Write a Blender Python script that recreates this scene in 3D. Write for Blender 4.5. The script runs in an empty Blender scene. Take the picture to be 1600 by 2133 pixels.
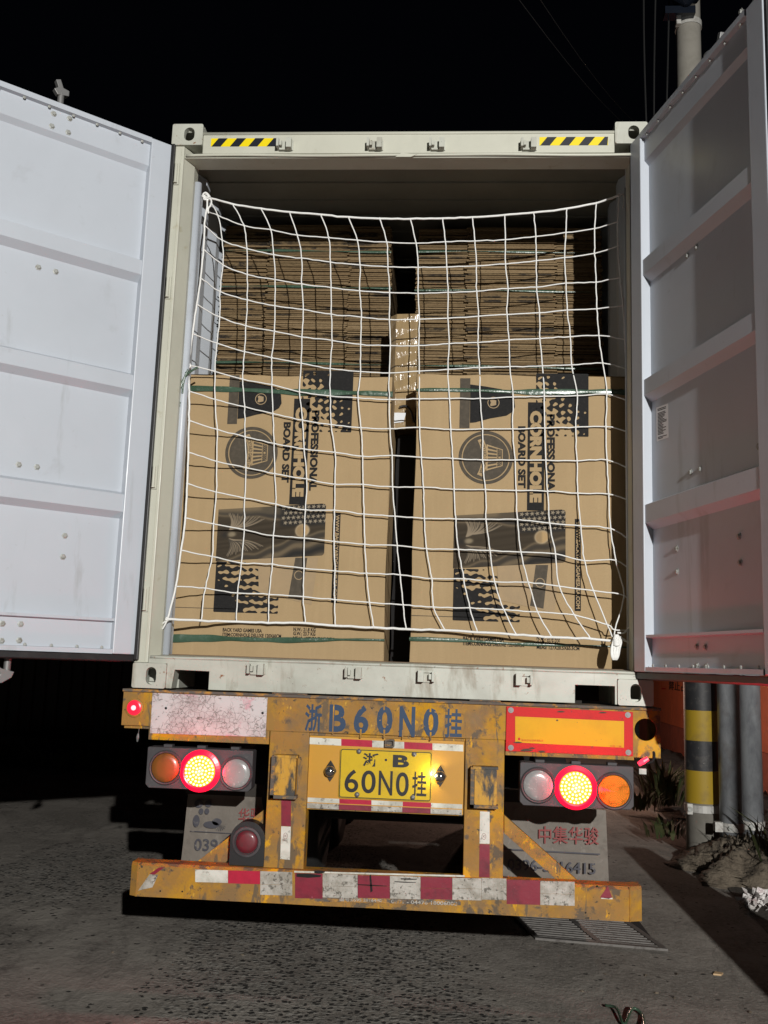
import bpy, math, random
import numpy as np
from mathutils import Vector, Matrix
from mathutils.geometry import tessellate_polygon
random.seed(7); rng=np.random.RandomState(5)
S=bpy.context.scene; COL=S.collection
GZ=1.45                                     # height of the container's underside above the road
# ---------------- camera ----------------
CP=Vector((0.26898,-4.52614,0.15094)); YAW,PIT,ROL,FPX=0.0696780,0.1577486,0.0339962,1987.57
def basis():
    cy,sy,cp,sp=math.cos(YAW),math.sin(YAW),math.cos(PIT),math.sin(PIT)
    f=Vector((-sy*cp,cy*cp,sp)); r=Vector((cy,sy,0)); u=r.cross(f); c,s=math.cos(ROL),math.sin(ROL)
    return c*r+s*u, -s*r+c*u, f
CR,CU,CF=basis()
cam=bpy.data.cameras.new('camera'); co=bpy.data.objects.new('camera',cam); COL.objects.link(co)
co.matrix_world=Matrix(((CR.x,CU.x,-CF.x,CP.x),(CR.y,CU.y,-CF.y,CP.y),(CR.z,CU.z,-CF.z,CP.z+GZ),(0,0,0,1)))
cam.sensor_fit='VERTICAL'; cam.sensor_height=24; cam.lens=FPX/2133*24; cam.clip_end=500; cam.clip_start=.05
S.camera=co
# ---------------- light ----------------
w=bpy.data.worlds.new('World'); S.world=w; w.use_nodes=True
w.node_tree.nodes['Background'].inputs[0].default_value=(0.5,0.6,1,1); w.node_tree.nodes['Background'].inputs[1].default_value=0.0012
def lamp(name,kind,loc,power,color,radius,aim=None,**k):
    l=bpy.data.lights.new(name,kind); l.energy=power; l.color=color; l.shadow_soft_size=radius
    for a,b in k.items(): setattr(l,a,b)
    o=bpy.data.objects.new(name,l); COL.objects.link(o); o.location=Vector(loc)+Vector((0,0,GZ))
    if aim: o.rotation_euler=(Vector(aim)-Vector(loc)).to_track_quat('-Z','Y').to_euler()
    return o
LP=(3.92,-14.9,3.7)
lamp('yard_floodlight','SPOT',LP,11600,(1.0,.98,.94),.07,aim=(.5,0,1.2),spot_size=math.radians(66),spot_blend=.4)
S.view_settings.view_transform='Standard'; S.view_settings.look='None'; S.view_settings.exposure=0; S.view_settings.gamma=1
S.cycles.use_denoising=True; S.cycles.max_bounces=6; S.cycles.sample_clamp_indirect=6

def ray(px,py):
    return CF+CR*((px-800)/FPX)-CU*((py-1066.5)/FPX)
def W(px,py,v,axis=1):
    d=ray(px,py); return CP+d*((v-CP[axis])/d[axis])
def XZ(px,py,Y=0.0):
    q=W(px,py,Y); return (q.x,q.z)
def RP(px,py,o,n):
    d=ray(px,py); return CP+d*((Vector(o)-CP).dot(n)/d.dot(n))
# ---------------- materials ----------------
def nd(nt,t,**k):
    n=nt.nodes.new(t)
    for a,b in k.items(): setattr(n,a,b)
    return n
def mix(nt,fac,a,b):
    m=nd(nt,'ShaderNodeMix',data_type='RGBA')
    if isinstance(fac,(int,float)): m.inputs[0].default_value=fac
    else: nt.links.new(fac,m.inputs[0])
    for v,i in((a,6),(b,7)):
        if isinstance(v,tuple): m.inputs[i].default_value=(*v,1)
        else: nt.links.new(v,m.inputs[i])
    return m.outputs[2]
def ramp(nt,src,lo,hi):
    r=nd(nt,'ShaderNodeMapRange'); r.inputs[1].default_value=lo; r.inputs[2].default_value=hi
    nt.links.new(src,r.inputs[0]); return r.outputs[0]
def mth(nt,op,a,b=None):
    m=nd(nt,'ShaderNodeMath',operation=op)
    for i,v in enumerate((a,b)):
        if v is None: continue
        if isinstance(v,(int,float)): m.inputs[i].default_value=v
        else: nt.links.new(v,m.inputs[i])
    return m.outputs[0]
def pos(nt,scale=(1,1,1)):
    g=nd(nt,'ShaderNodeNewGeometry'); m=nd(nt,'ShaderNodeMapping'); m.inputs['Scale'].default_value=scale
    nt.links.new(g.outputs['Position'],m.inputs[0]); return m.outputs[0]
def noise(nt,vec,scale,detail=5,rough=.6,dist=0):
    n=nd(nt,'ShaderNodeTexNoise'); n.inputs['Scale'].default_value=scale; n.inputs['Detail'].default_value=detail
    n.inputs['Roughness'].default_value=rough; n.inputs['Distortion'].default_value=dist
    nt.links.new(vec,n.inputs['Vector']); return n.outputs['Fac']
def mat(name,col,rough=.5,metal=0,layers=(),bump=None,emit=None,spec=None,rvar=None,coat=0,trans=0,cracks=()):
    """layers: (noise scale, lo, hi, colour[, stretch]) mixed over the base in turn"""
    m=bpy.data.materials.new(name); m.use_nodes=True; nt=m.node_tree; b=nt.nodes['Principled BSDF']
    c=tuple(col)
    for L in layers:
        v=pos(nt,L[4] if len(L)>4 else (1,1,1)); f=ramp(nt,noise(nt,v,L[0],6,.65,.3),L[1],L[2]); c=mix(nt,f,c,tuple(L[3]))
    for sc_,wd,amt,cc in cracks:      # (cells per metre, line width, noise threshold for where they show, colour)
        p0_=pos(nt); nn_=nd(nt,'ShaderNodeTexNoise'); nn_.inputs['Scale'].default_value=sc_*1.3; nt.links.new(p0_,nn_.inputs['Vector'])
        s0=nd(nt,'ShaderNodeVectorMath',operation='SCALE'); s0.inputs['Scale'].default_value=.8/sc_; nt.links.new(nn_.outputs['Color'],s0.inputs[0])
        a0=nd(nt,'ShaderNodeVectorMath',operation='ADD'); nt.links.new(p0_,a0.inputs[0]); nt.links.new(s0.outputs[0],a0.inputs[1])
        vo=nd(nt,'ShaderNodeTexVoronoi',feature='DISTANCE_TO_EDGE'); vo.inputs['Scale'].default_value=sc_; nt.links.new(a0.outputs[0],vo.inputs['Vector'])
        c=mix(nt,mth(nt,'MULTIPLY',ramp(nt,vo.outputs['Distance'],wd,wd*.3),ramp(nt,noise(nt,pos(nt),7,3),amt,amt+.06)),c,cc)
    if isinstance(c,tuple): b.inputs['Base Color'].default_value=(*c,1)
    else: nt.links.new(c,b.inputs['Base Color'])
    b.inputs['Roughness'].default_value=rough; b.inputs['Metallic'].default_value=metal
    if rvar: nt.links.new(ramp2(nt,noise(nt,pos(nt),rvar[0]),rvar[1],rvar[2]),b.inputs['Roughness'])
    if spec is not None: b.inputs['Specular IOR Level'].default_value=spec
    if coat: b.inputs['Coat Weight'].default_value=coat; b.inputs['Coat Roughness'].default_value=.15
    if trans: b.inputs['Transmission Weight'].default_value=trans
    if bump:
        bp=nd(nt,'ShaderNodeBump'); bp.inputs['Strength'].default_value=bump[1]; bp.inputs['Distance'].default_value=bump[2] if len(bump)>2 else .003
        nt.links.new(noise(nt,pos(nt,bump[3] if len(bump)>3 else (1,1,1)),bump[0],4),bp.inputs['Height']); nt.links.new(bp.outputs[0],b.inputs['Normal'])
    if emit: b.inputs['Emission Color'].default_value=(*emit[0],1); b.inputs['Emission Strength'].default_value=emit[1]
    return m
def ramp2(nt,src,a,b):
    r=nd(nt,'ShaderNodeMapRange'); r.inputs[1].default_value=.3; r.inputs[2].default_value=.7; r.inputs[3].default_value=a; r.inputs[4].default_value=b
    nt.links.new(src,r.inputs[0]); return r.outputs[0]
M={}
M['box_paint']=mat('container_paint',(.50,.50,.42),.45,layers=[(2.2,.45,.75,(.43,.43,.36)),(9,.62,.74,(.36,.33,.22)),(30,.72,.78,(.20,.09,.03))],bump=(5,.25,.006),rvar=(4,.32,.55))
M['rusty_paint']=mat('container_paint_worn',(.46,.47,.41),.5,layers=[(3,.42,.66,(.37,.37,.32)),(7,.56,.68,(.27,.245,.19),(1,1,.25)),(26,.64,.70,(.20,.08,.025)),(70,.66,.70,(.05,.045,.04))],bump=(9,.3,.004),rvar=(5,.35,.6))
M['white_paint']=mat('door_paint',(.465,.50,.55),.42,layers=[(1.5,.4,.8,(.43,.462,.508)),(2.6,.62,.72,(.40,.425,.46)),(5,.60,.68,(.385,.41,.44),(1,1,.15)),(20,.66,.78,(.37,.39,.41))],bump=(6,.15,.004),rvar=(3,.3,.45))
M['inner_paint']=mat('inner_wall_paint',(.50,.54,.59),.45,layers=[(3,.4,.8,(.42,.45,.49))],bump=(8,.2,.004))
M['roof_shaded']=mat('shade_darkened_roof_paint',(.26,.25,.21),.7,layers=[(3,.4,.8,(.2,.19,.16))])  # colour darkened to put shade into the ceiling
M['yellow']=mat('worn_yellow_paint',(.47,.235,.005),.6,layers=[(3.4,.38,.54,(.29,.152,.034)),(5,.48,.62,(.21,.125,.05)),(11,.56,.62,(.11,.080,.050)),(13,.57,.61,(.13,.09,.05),(1,1,.18)),(24,.63,.66,(.05,.042,.032)),(7,.60,.64,(.58,.29,.01),(1,1,.6)),(34,.64,.68,(.55,.32,.04),(1,1,.3)),(60,.66,.72,(.05,.035,.025))],bump=(22,.5,.003),rvar=(9,.5,.8),spec=.3)
M['yellow_clean']=mat('plate_panel_yellow',(.50,.245,.012),.5,layers=[(2.3,.45,.75,(.46,.22,.03)),(30,.68,.76,(.3,.18,.06))],bump=(12,.15,.003))
M['dark_edge']=mat('grimy_top_edge',(.10,.085,.07),.8,layers=[(14,.5,.66,(.5,.24,.03),(1,1,2)),(40,.6,.7,(.05,.03,.02))],bump=(30,.5,.003))
M['chipped']=mat('chipped_yellow',(.50,.26,.02),.6,layers=[(16,.44,.56,(.035,.033,.03),(1,1,.35)),(50,.62,.7,(.12,.09,.05))],bump=(30,.5,.004))
M['rubber']=mat('black_rubber',(.012,.012,.013),.45,layers=[(9,.5,.8,(.03,.03,.03))],bump=(30,.2,.002))
M['grey_plastic']=mat('dusty_lamp_plastic',(.058,.052,.056),.65,layers=[(6,.4,.7,(.035,.032,.035)),(30,.6,.7,(.10,.092,.092))],bump=(60,.25,.001))
M['steel']=mat('bare_steel',(.20,.20,.20),.55,.5,layers=[(12,.5,.75,(.2,.19,.18))],bump=(25,.2,.002))
M['galv']=mat('galvanised_pipe',(.42,.44,.46),.38,.35,layers=[(10,.4,.7,(.24,.25,.27),(1,1,.4)),(3,.55,.8,(.2,.17,.15))],bump=(18,.25,.003))
M['white_steel']=mat('dusty_white_bracket',(.5,.49,.46),.55,.2,layers=[(14,.5,.7,(.3,.28,.25))])
M['bolt']=mat('bolt_zinc',(.36,.37,.35),.5,.2,layers=[(40,.5,.7,(.2,.19,.16))])
M['chrome']=mat('smoked_chrome',(.30,.30,.30),.12,.9)
M['under']=mat('underframe_dark',(.02,.016,.012),.8,layers=[(8,.5,.7,(.035,.025,.02))])
M['tyre']=mat('tyre_rubber',(.015,.015,.015),.8,bump=(20,.4,.004))
M['carton']=mat('kraft_cardboard',(.375,.268,.145),.8,layers=[(1.6,.4,.75,(.325,.232,.122)),(3,.5,.8,(.41,.296,.162),(6,1,.4)),(90,.5,.7,(.315,.223,.118),(1,1,8)),(.9,.5,.62,(.35,.25,.135))],bump=(2.5,.25,.006,(1.5,1,.6)),spec=.25)
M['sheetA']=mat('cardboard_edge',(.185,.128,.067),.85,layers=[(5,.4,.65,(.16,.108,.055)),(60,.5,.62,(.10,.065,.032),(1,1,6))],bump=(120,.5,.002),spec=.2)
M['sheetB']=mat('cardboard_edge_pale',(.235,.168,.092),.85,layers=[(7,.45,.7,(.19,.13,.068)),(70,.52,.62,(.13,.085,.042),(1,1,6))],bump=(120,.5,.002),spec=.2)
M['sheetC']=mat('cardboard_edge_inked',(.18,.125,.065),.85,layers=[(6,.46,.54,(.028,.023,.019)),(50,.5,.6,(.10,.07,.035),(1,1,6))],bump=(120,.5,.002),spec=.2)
M['ink']=mat('black_print',(.017,.0165,.0165),.75,layers=[(80,.5,.8,(.032,.03,.028))],spec=.12)
M['ink2']=mat('grey_brown_print',(.068,.057,.043),.7,layers=[(40,.45,.7,(.095,.078,.058))],spec=.15)
M['ink3']=mat('pale_print',(.31,.225,.130),.7,layers=[(14,.4,.7,(.35,.25,.14))],spec=.3)
M['film']=mat('clear_tape_over_cardboard',(.33,.235,.12),.18,layers=[(5,.4,.6,(.27,.19,.10),(3,1,.5))],bump=(26,.6,.006,(1.6,1,.35)),coat=.8)
M['strap']=mat('green_plastic_strap',(.035,.075,.045),.28,layers=[(6,.45,.7,(.06,.11,.075)),(30,.62,.72,(.2,.26,.2),(.3,1,1))],bump=(35,.7,.004),coat=.4)
M['rope']=mat('white_nylon_cord',(.80,.80,.78),.7,layers=[(60,.5,.8,(.68,.67,.63))],bump=(220,.5,.002))
M['red_tape']=mat('red_reflective_tape',(.42,.015,.045),.3,layers=[(10,.5,.75,(.26,.012,.03)),(45,.66,.72,(.5,.25,.25))],bump=(25,.3,.002),coat=.3)
M['red_dark']=mat('dirty_red_tape',(.20,.012,.03),.4,layers=[(12,.5,.7,(.11,.01,.02)),(40,.66,.72,(.4,.1,.14))],bump=(25,.4,.002))
M['white_tape']=mat('white_reflective_tape',(.62,.62,.56),.3,layers=[(9,.45,.65,(.43,.42,.36)),(40,.58,.66,(.24,.22,.19))],bump=(30,.5,.002),coat=.2)
M['dirty_tape']=mat('scuffed_white_tape',(.42,.40,.36),.45,layers=[(14,.42,.6,(.27,.25,.21)),(50,.55,.62,(.12,.11,.09)),(24,.68,.72,(.6,.6,.55))],bump=(40,.7,.003))
M['board_white']=mat('cracked_white_marker',(.52,.50,.50),.5,layers=[(7,.45,.65,(.40,.35,.35)),(5,.58,.62,(.52,.33,.36)),(34,.60,.635,(.22,.20,.19),(1,1,2)),(13,.655,.67,(.12,.11,.10),(1,1,2.2))],bump=(30,.5,.003),cracks=[(42,.055,.42,(.20,.18,.17)),(15,.03,.5,(.30,.24,.24))])
M['board_red']=mat('red_marker',(.52,.014,.014),.55,layers=[(9,.5,.8,(.42,.015,.015)),(33,.66,.70,(.10,.05,.04))],spec=.2)
M['board_yellow']=mat('yellow_marker',(.64,.35,.002),.5,layers=[(5,.45,.7,(.55,.29,.004)),(40,.68,.72,(.2,.14,.05))],spec=.2)
M['blue']=mat('blue_stencil_paint',(.008,.034,.085),.6,layers=[(45,.64,.69,(.45,.25,.05)),(12,.5,.7,(.02,.045,.09))])
M['plate']=mat('number_plate_yellow',(.62,.42,.02),.28,.1,layers=[(8,.5,.7,(.5,.34,.03)),(40,.68,.74,(.35,.26,.08))],bump=(8,.2,.003),coat=.3)
M['plate_ink']=mat('number_plate_black',(.015,.015,.018),.35,layers=[(50,.68,.72,(.2,.15,.05))])
M['amber']=mat('amber_lens',(.75,.24,.03),.15,layers=[(30,.5,.7,(.34,.10,.01))],bump=(90,.4,.001),coat=.6)
M['amber_old']=mat('dusty_amber_lens',(.21,.075,.016),.35,layers=[(18,.5,.7,(.15,.055,.016)),(45,.7,.73,(.8,.3,.03))],bump=(70,.3,.001),coat=.3)
M['clear']=mat('milky_lens',(.30,.29,.285),.25,layers=[(50,.58,.66,(.6,.58,.56)),(8,.4,.7,(.22,.21,.21))],bump=(60,.4,.001),coat=.4)
M['red_lens']=mat('unlit_red_lens',(.13,.010,.018),.5,layers=[(30,.5,.7,(.09,.02,.022))],bump=(80,.3,.001),coat=.3)
M['led']=mat('lit_led_dots',(.5,.1,.05),.3,emit=((1,.30,.14),9))
M['led_base']=mat('lit_led_plate',(.3,.01,.01),.3,emit=((1,.13,.004),5.5))
M['led_bloom_rim']=mat('red_rim_with_bloom',(.4,.01,.02),.3,emit=((1,.0,.035),1.4))  # red glow on the rim stands in for lamp bloom
M['side_glow']=mat('lit_side_lamp',(.4,.01,.02),.3,emit=((1,.02,.06),.9))
M['marker_red']=mat('lit_red_marker',(.5,.02,.03),.3,emit=((1,.03,.07),2.2))
M['side_core']=mat('lit_side_lamp_core',(.6,.2,.2),.3,emit=((1,.30,.33),2.5))
M['added_amber']=mat('added_amber_lens',(.5,.2,.05),.3,emit=((1,.35,.08),1.5))
M['flap']=mat('grey_mud_flap',(.165,.143,.120),.65,layers=[(4,.4,.7,(.125,.108,.09)),(20,.6,.75,(.25,.225,.20),(1,1,.5)),(9,.55,.7,(.10,.085,.07))],bump=(5,.5,.02))
M['red_ink']=mat('red_lettering',(.20,.03,.028),.6,layers=[(40,.6,.7,(.3,.2,.17))])
M['navy_ink']=mat('navy_lettering',(.045,.044,.056),.6,layers=[(40,.6,.72,(.2,.18,.16))])
M['haz_y']=mat('hazard_yellow',(.80,.62,.0),.4); M['haz_k']=mat('hazard_black',(.006,.008,.015),.4)
M['sticker']=mat('white_sticker',(.8,.8,.8),.5)
M['floor']=mat('container_plywood_floor',(.14,.08,.04),.7,layers=[(12,.4,.7,(.08,.05,.03))])
M['concrete_pole']=mat('concrete_pole',(.33,.31,.27),.8,layers=[(5,.45,.7,(.25,.235,.20)),(30,.66,.72,(.12,.11,.1))],bump=(20,.4,.004))
M['band_y']=mat('pole_band_yellow',(.36,.235,.012),.6,layers=[(6,.5,.7,(.26,.17,.025)),(30,.68,.74,(.12,.09,.04))])
M['band_k']=mat('pole_band_black',(.02,.02,.022),.55,layers=[(14,.52,.7,(.06,.055,.05)),(34,.68,.72,(.25,.23,.2))],bump=(30,.3,.003))
M['hoard']=mat('orange_hoarding',(.72,.19,.08),.6,layers=[(3,.4,.7,(.60,.16,.08),(1,1,.3)),(12,.55,.75,(.45,.15,.08))])
M['hoard_low']=mat('hoarding_skirt',(.45,.13,.08),.7,layers=[(4,.4,.7,(.3,.1,.07))])
M['mud']=mat('dried_mud_mound',(.16,.13,.095),.9,layers=[(4,.4,.65,(.09,.07,.05)),(14,.55,.7,(.20,.165,.12)),(30,.62,.68,(.06,.05,.035))],bump=(9,1,.05))
M['leaf']=mat('weed_leaf',(.03,.05,.014),.6,layers=[(9,.4,.7,(.09,.08,.03))]); M['leaf2']=mat('dry_leaf',(.06,.04,.018),.7)
M['wall_dark']=mat('dark_sheet_fence',(.05,.035,.03),.5,layers=[(3,.4,.7,(.035,.028,.025))])
M['soil']=mat('verge_soil',(.055,.045,.035),.95,layers=[(5,.4,.7,(.035,.028,.022)),(30,.55,.7,(.10,.085,.06))],bump=(14,1,.03))
M['tile']=mat('pale_wood_chip',(.52,.36,.20),.6,layers=[(30,.4,.7,(.42,.28,.15))])
M['pallet']=mat('pallet_wood',(.25,.17,.10),.8,layers=[(8,.4,.7,(.17,.115,.07),(1,1,6))])
M['black_glossy']=mat('black_insulator',(.01,.013,.02),.12)
M['wire_far']=mat('weathered_power_line',(.16,.16,.16),.6)
M['wire']=mat('overhead_wire',(.018,.018,.018),.6)
M['bag']=mat('white_plastic_bag',(.6,.57,.55),.3,layers=[(20,.5,.7,(.35,.25,.25))],bump=(30,.8,.01)); M['bag_red']=mat('red_plastic_scrap',(.4,.03,.03),.4)
M['bar']=mat('grate_steel',(.17,.16,.15),.5,.4,layers=[(20,.5,.7,(.08,.07,.065))])
M['gap_shade']=mat('painted_gap_shade',(.006,.005,.005),.9)  # near-black colour that stands for shade in gaps
M['white_label']=mat('paper_label',(.62,.64,.66),.5)
def ground_material():
    m=bpy.data.materials.new('worn_concrete'); m.use_nodes=True; nt=m.node_tree; b=nt.nodes['Principled BSDF']
    p=pos(nt); g=nd(nt,'ShaderNodeSeparateXYZ'); nt.links.new(p,g.inputs[0]); X,Y=g.outputs[0],g.outputs[1]
    c=mix(nt,ramp(nt,noise(nt,p,1.1,9,.7,.6),.38,.62),(.165,.15,.13),(.31,.285,.25))
    c=mix(nt,ramp(nt,noise(nt,pos(nt,(1.3,.5,1)),2.3,8,.7,1.2),.50,.72),c,(.115,.102,.09))
    c=mix(nt,ramp(nt,noise(nt,p,35,4,.7),.45,.8),c,(.33,.30,.27))
    # exposed aggregate: a strip down the middle and a patch to the left
    n1=mth(nt,'MULTIPLY',mth(nt,'SUBTRACT',noise(nt,p,1.5,5,.6),.5),1.5)
    xl=mth(nt,'ADD',mth(nt,'ADD',X,1.06),mth(nt,'MULTIPLY',Y,.17))
    m1=mth(nt,'MULTIPLY',ramp(nt,mth(nt,'ADD',xl,mth(nt,'MULTIPLY',n1,.15)),-.15,.25),ramp(nt,mth(nt,'ADD',X,mth(nt,'ADD',mth(nt,'MULTIPLY',Y,.25),n1)),.85,.35))
    dx=mth(nt,'MULTIPLY',mth(nt,'ADD',X,2.45),1.0); dy=mth(nt,'MULTIPLY',mth(nt,'SUBTRACT',Y,2.7),.75)
    r2=mth(nt,'SQRT',mth(nt,'ADD',mth(nt,'MULTIPLY',dx,dx),mth(nt,'MULTIPLY',dy,dy)))
    m2=mth(nt,'MULTIPLY',ramp(nt,mth(nt,'ADD',r2,n1),1.0,.45),.75)
    msk=mth(nt,'MAXIMUM',m1,m2)
    wob=nd(nt,'ShaderNodeVectorMath',operation='ADD'); nt.links.new(p,wob.inputs[0])
    nn=nd(nt,'ShaderNodeTexNoise'); nn.inputs['Scale'].default_value=38; nn.inputs['Detail'].default_value=3; nt.links.new(p,nn.inputs['Vector'])
    sc=nd(nt,'ShaderNodeVectorMath',operation='SCALE'); sc.inputs['Scale'].default_value=.030; nt.links.new(nn.outputs['Color'],sc.inputs[0]); nt.links.new(sc.outputs[0],wob.inputs[1])
    v=nd(nt,'ShaderNodeTexVoronoi'); v.inputs['Scale'].default_value=31; v.inputs['Randomness'].default_value=1; nt.links.new(wob.outputs[0],v.inputs['Vector'])
    sep=nd(nt,'ShaderNodeSeparateColor'); nt.links.new(v.outputs['Color'],sep.inputs[0])
    thr=mth(nt,'ADD',mth(nt,'MULTIPLY',sep.outputs[2],.30),.24)
    hole=ramp(nt,mth(nt,'SUBTRACT',v.outputs['Distance'],thr),.03,-.03)
    gate=mth(nt,'ADD',mth(nt,'MULTIPLY',msk,.52),mth(nt,'MULTIPLY',n1,.22))
    hole=mth(nt,'MULTIPLY',hole,ramp(nt,mth(nt,'SUBTRACT',sep.outputs[0],gate),.05,.0))
    stone=mth(nt,'MULTIPLY',ramp(nt,sep.outputs[1],.2,.9),ramp(nt,msk,.3,.7))
    c=mix(nt,mth(nt,'MULTIPLY',stone,.5),c,(.15,.15,.14))
    c=mix(nt,hole,c,(.028,.026,.024))
    # slab joint and cracks
    vc=nd(nt,'ShaderNodeTexVoronoi',feature='DISTANCE_TO_EDGE'); vc.inputs['Scale'].default_value=.45; nt.links.new(wob.outputs[0],vc.inputs['Vector'])
    crack=ramp(nt,vc.outputs['Distance'],.0035,.001)
    nt.links.new(c,b.inputs['Base Color']); b.inputs['Roughness'].default_value=.85; b.inputs['Specular IOR Level'].default_value=.3
    h=mth(nt,'ADD',mth(nt,'MULTIPLY',noise(nt,pos(nt,(1.0,.6,1)),9,8,.7),.8),mth(nt,'MULTIPLY',noise(nt,p,60,4,.7),.25))
    h=mth(nt,'ADD',h,mth(nt,'MULTIPLY',stone,mth(nt,'MULTIPLY',v.outputs['Distance'],-.8)))
    h=mth(nt,'SUBTRACT',h,mth(nt,'MULTIPLY',hole,.9))
    bp=nd(nt,'ShaderNodeBump'); bp.inputs['Strength'].default_value=1; bp.inputs['Distance'].default_value=.024
    nt.links.new(h,bp.inputs['Height']); nt.links.new(bp.outputs[0],b.inputs['Normal'])
    return m
M['ground']=ground_material()
# ---------------- mesh helpers ----------------
class B:
    def __init__(s): s.v=[]; s.f=[]; s.mi=[]; s.m=0
    def face(s,pts):
        n=len(s.v); s.v+= [tuple(p) for p in pts]; s.f.append(tuple(range(n,n+len(pts)))); s.mi.append(s.m)
    def box(s,x0,x1,y0,y1,z0,z1,fn=None):
        P=[(x0,y0,z0),(x1,y0,z0),(x1,y1,z0),(x0,y1,z0),(x0,y0,z1),(x1,y0,z1),(x1,y1,z1),(x0,y1,z1)]
        if fn: P=[tuple(fn(*p)) for p in P]
        n=len(s.v); s.v+=P
        for q in((0,3,2,1),(4,5,6,7),(0,1,5,4),(1,2,6,5),(2,3,7,6),(3,0,4,7)): s.f.append(tuple(n+i for i in q)); s.mi.append(s.m)
        return s
    def prism(s,outer,y0,y1,holes=(),fn=None):
        """outline in (x,z), thickness along y"""
        fn=fn or (lambda x,y,z:(x,y,z)); loops=[list(outer)]+[list(h) for h in holes]; flat=[p for l in loops for p in l]
        tris=tessellate_polygon([[Vector((p[0],p[1],0)) for p in l] for l in loops]); n=len(s.v); k=len(flat)
        s.v+=[tuple(fn(p[0],y0,p[1])) for p in flat]+[tuple(fn(p[0],y1,p[1])) for p in flat]
        for t in tris:
            s.f.append((n+t[0],n+t[1],n+t[2])); s.mi.append(s.m); s.f.append((n+k+t[2],n+k+t[1],n+k+t[0])); s.mi.append(s.m)
        o=0
        for l in loops:
            for i in range(len(l)):
                a,b=n+o+i,n+o+(i+1)%len(l); s.f.append((a,b,b+k,a+k)); s.mi.append(s.m)
            o+=len(l)
        return s
    def tube(s,pts,r,n=8,cap=True):
        pts=[Vector(p) for p in pts]; rs=r if isinstance(r,(list,tuple)) else [r]*len(pts); base=len(s.v); up=None
        for i,p in enumerate(pts):
            d=(pts[min(i+1,len(pts)-1)]-pts[max(i-1,0)]).normalized()
            if up is None: up=d.orthogonal().normalized()
            up=(up-d*up.dot(d)); up=up.normalized() if up.length>1e-6 else d.orthogonal().normalized(); sd=d.cross(up)
            for k in range(n):
                a=2*math.pi*k/n; s.v.append(tuple(p+up*math.cos(a)*rs[i]+sd*math.sin(a)*rs[i]))
        for i in range(len(pts)-1):
            for k in range(n):
                a=base+i*n+k; b=base+i*n+(k+1)%n; s.f.append((a,b,b+n,a+n)); s.mi.append(s.m)
        if cap:
            s.f.append(tuple(base+k for k in reversed(range(n)))); s.mi.append(s.m)
            s.f.append(tuple(base+(len(pts)-1)*n+k for k in range(n))); s.mi.append(s.m)
        return s
    def lathe(s,prof,c,n=32,axis='y'):
        """profile (radius, depth) turned about an axis; depth runs along the axis"""
        b=len(s.v)
        for r,d in prof:
            for k in range(n):
                a=2*math.pi*k/n; x,z=r*math.cos(a),r*math.sin(a)
                s.v.append((c[0]+x,c[1]+d,c[2]+z) if axis=='y' else (c[0]+x,c[1]+z,c[2]+d))
        for i in range(len(prof)-1):
            for k in range(n):
                q=b+i*n+k; t=b+i*n+(k+1)%n; s.f.append((q,t,t+n,q+n)); s.mi.append(s.m)
        s.f.append(tuple(b+k for k in reversed(range(n)))); s.mi.append(s.m); s.f.append(tuple(b+(len(prof)-1)*n+k for k in range(n))); s.mi.append(s.m)
        return s
    def mesh(s,name,mats,smooth=False):
        me=bpy.data.meshes.new(name); me.from_pydata(s.v,[],s.f)
        for m in(mats if isinstance(mats,(list,tuple)) else [mats]): me.materials.append(m)
        me.polygons.foreach_set('material_index',s.mi)
        if smooth: me.polygons.foreach_set('use_smooth',[True]*len(s.f))
        me.validate(); me.update(); return me
    def obj(s,name,mats,parent=None,smooth=False,bevel=0,recalc=True,**k):
        me=s.mesh(name,mats,smooth)
        if recalc:
            import bmesh; bm=bmesh.new(); bm.from_mesh(me)
            if smooth or bevel: bmesh.ops.remove_doubles(bm,verts=bm.verts,dist=1e-5)
            bmesh.ops.recalc_face_normals(bm,faces=bm.faces); bm.to_mesh(me); bm.free()
        o=bpy.data.objects.new(name,me); COL.objects.link(o); o.parent=parent
        if bevel:
            md=o.modifiers.new('bevel','BEVEL'); md.width=bevel; md.segments=2; md.limit_method='ANGLE'
        for a,b in k.items(): o[a]=b
        return o
def thing(name,label,cat,loc=(0,0,0),group=None):
    o=bpy.data.objects.new(name,None); COL.objects.link(o); o.empty_display_size=.1; o['label']=label; o['category']=cat
    if group: o['group']=group
    return o
def inst(name,me,parent,M4=None,loc=None,rot=None,**k):
    o=bpy.data.objects.new(name,me); COL.objects.link(o); o.parent=parent
    if M4 is not None: o.matrix_local=M4
    if loc is not None: o.location=loc
    if rot is not None: o.rotation_euler=rot
    for a,b in k.items(): o[a]=b
    return o
def curve3(pts,per=6):
    P=[Vector(p) for p in pts]; out=[]
    for i in range(len(P)-1):
        a,b,c,d=P[max(i-1,0)],P[i],P[i+1],P[min(i+2,len(P)-1)]
        for k in range(per):
            t=k/per; out.append(.5*((2*b)+(c-a)*t+(2*a-5*b+4*c-d)*t*t+(3*b-a-3*c+d)*t**3))
    out.append(P[-1]); return out
def circ(cx,cz,r,n=32,rz=None,a0=0):
    rz=rz or r; return [(cx+r*math.cos(a0+2*math.pi*k/n),cz+rz*math.sin(a0+2*math.pi*k/n)) for k in range(n)]
def slot(cx,cz,w,h,n=8):
    r=w/2; return [(cx+r*math.cos(math.pi*k/n),cz+(h/2-r)+r*math.sin(math.pi*k/n)) for k in range(n+1)]+[(cx-r*math.cos(math.pi*k/n),cz-(h/2-r)-r*math.sin(math.pi*k/n)) for k in range(n+1)]
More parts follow.
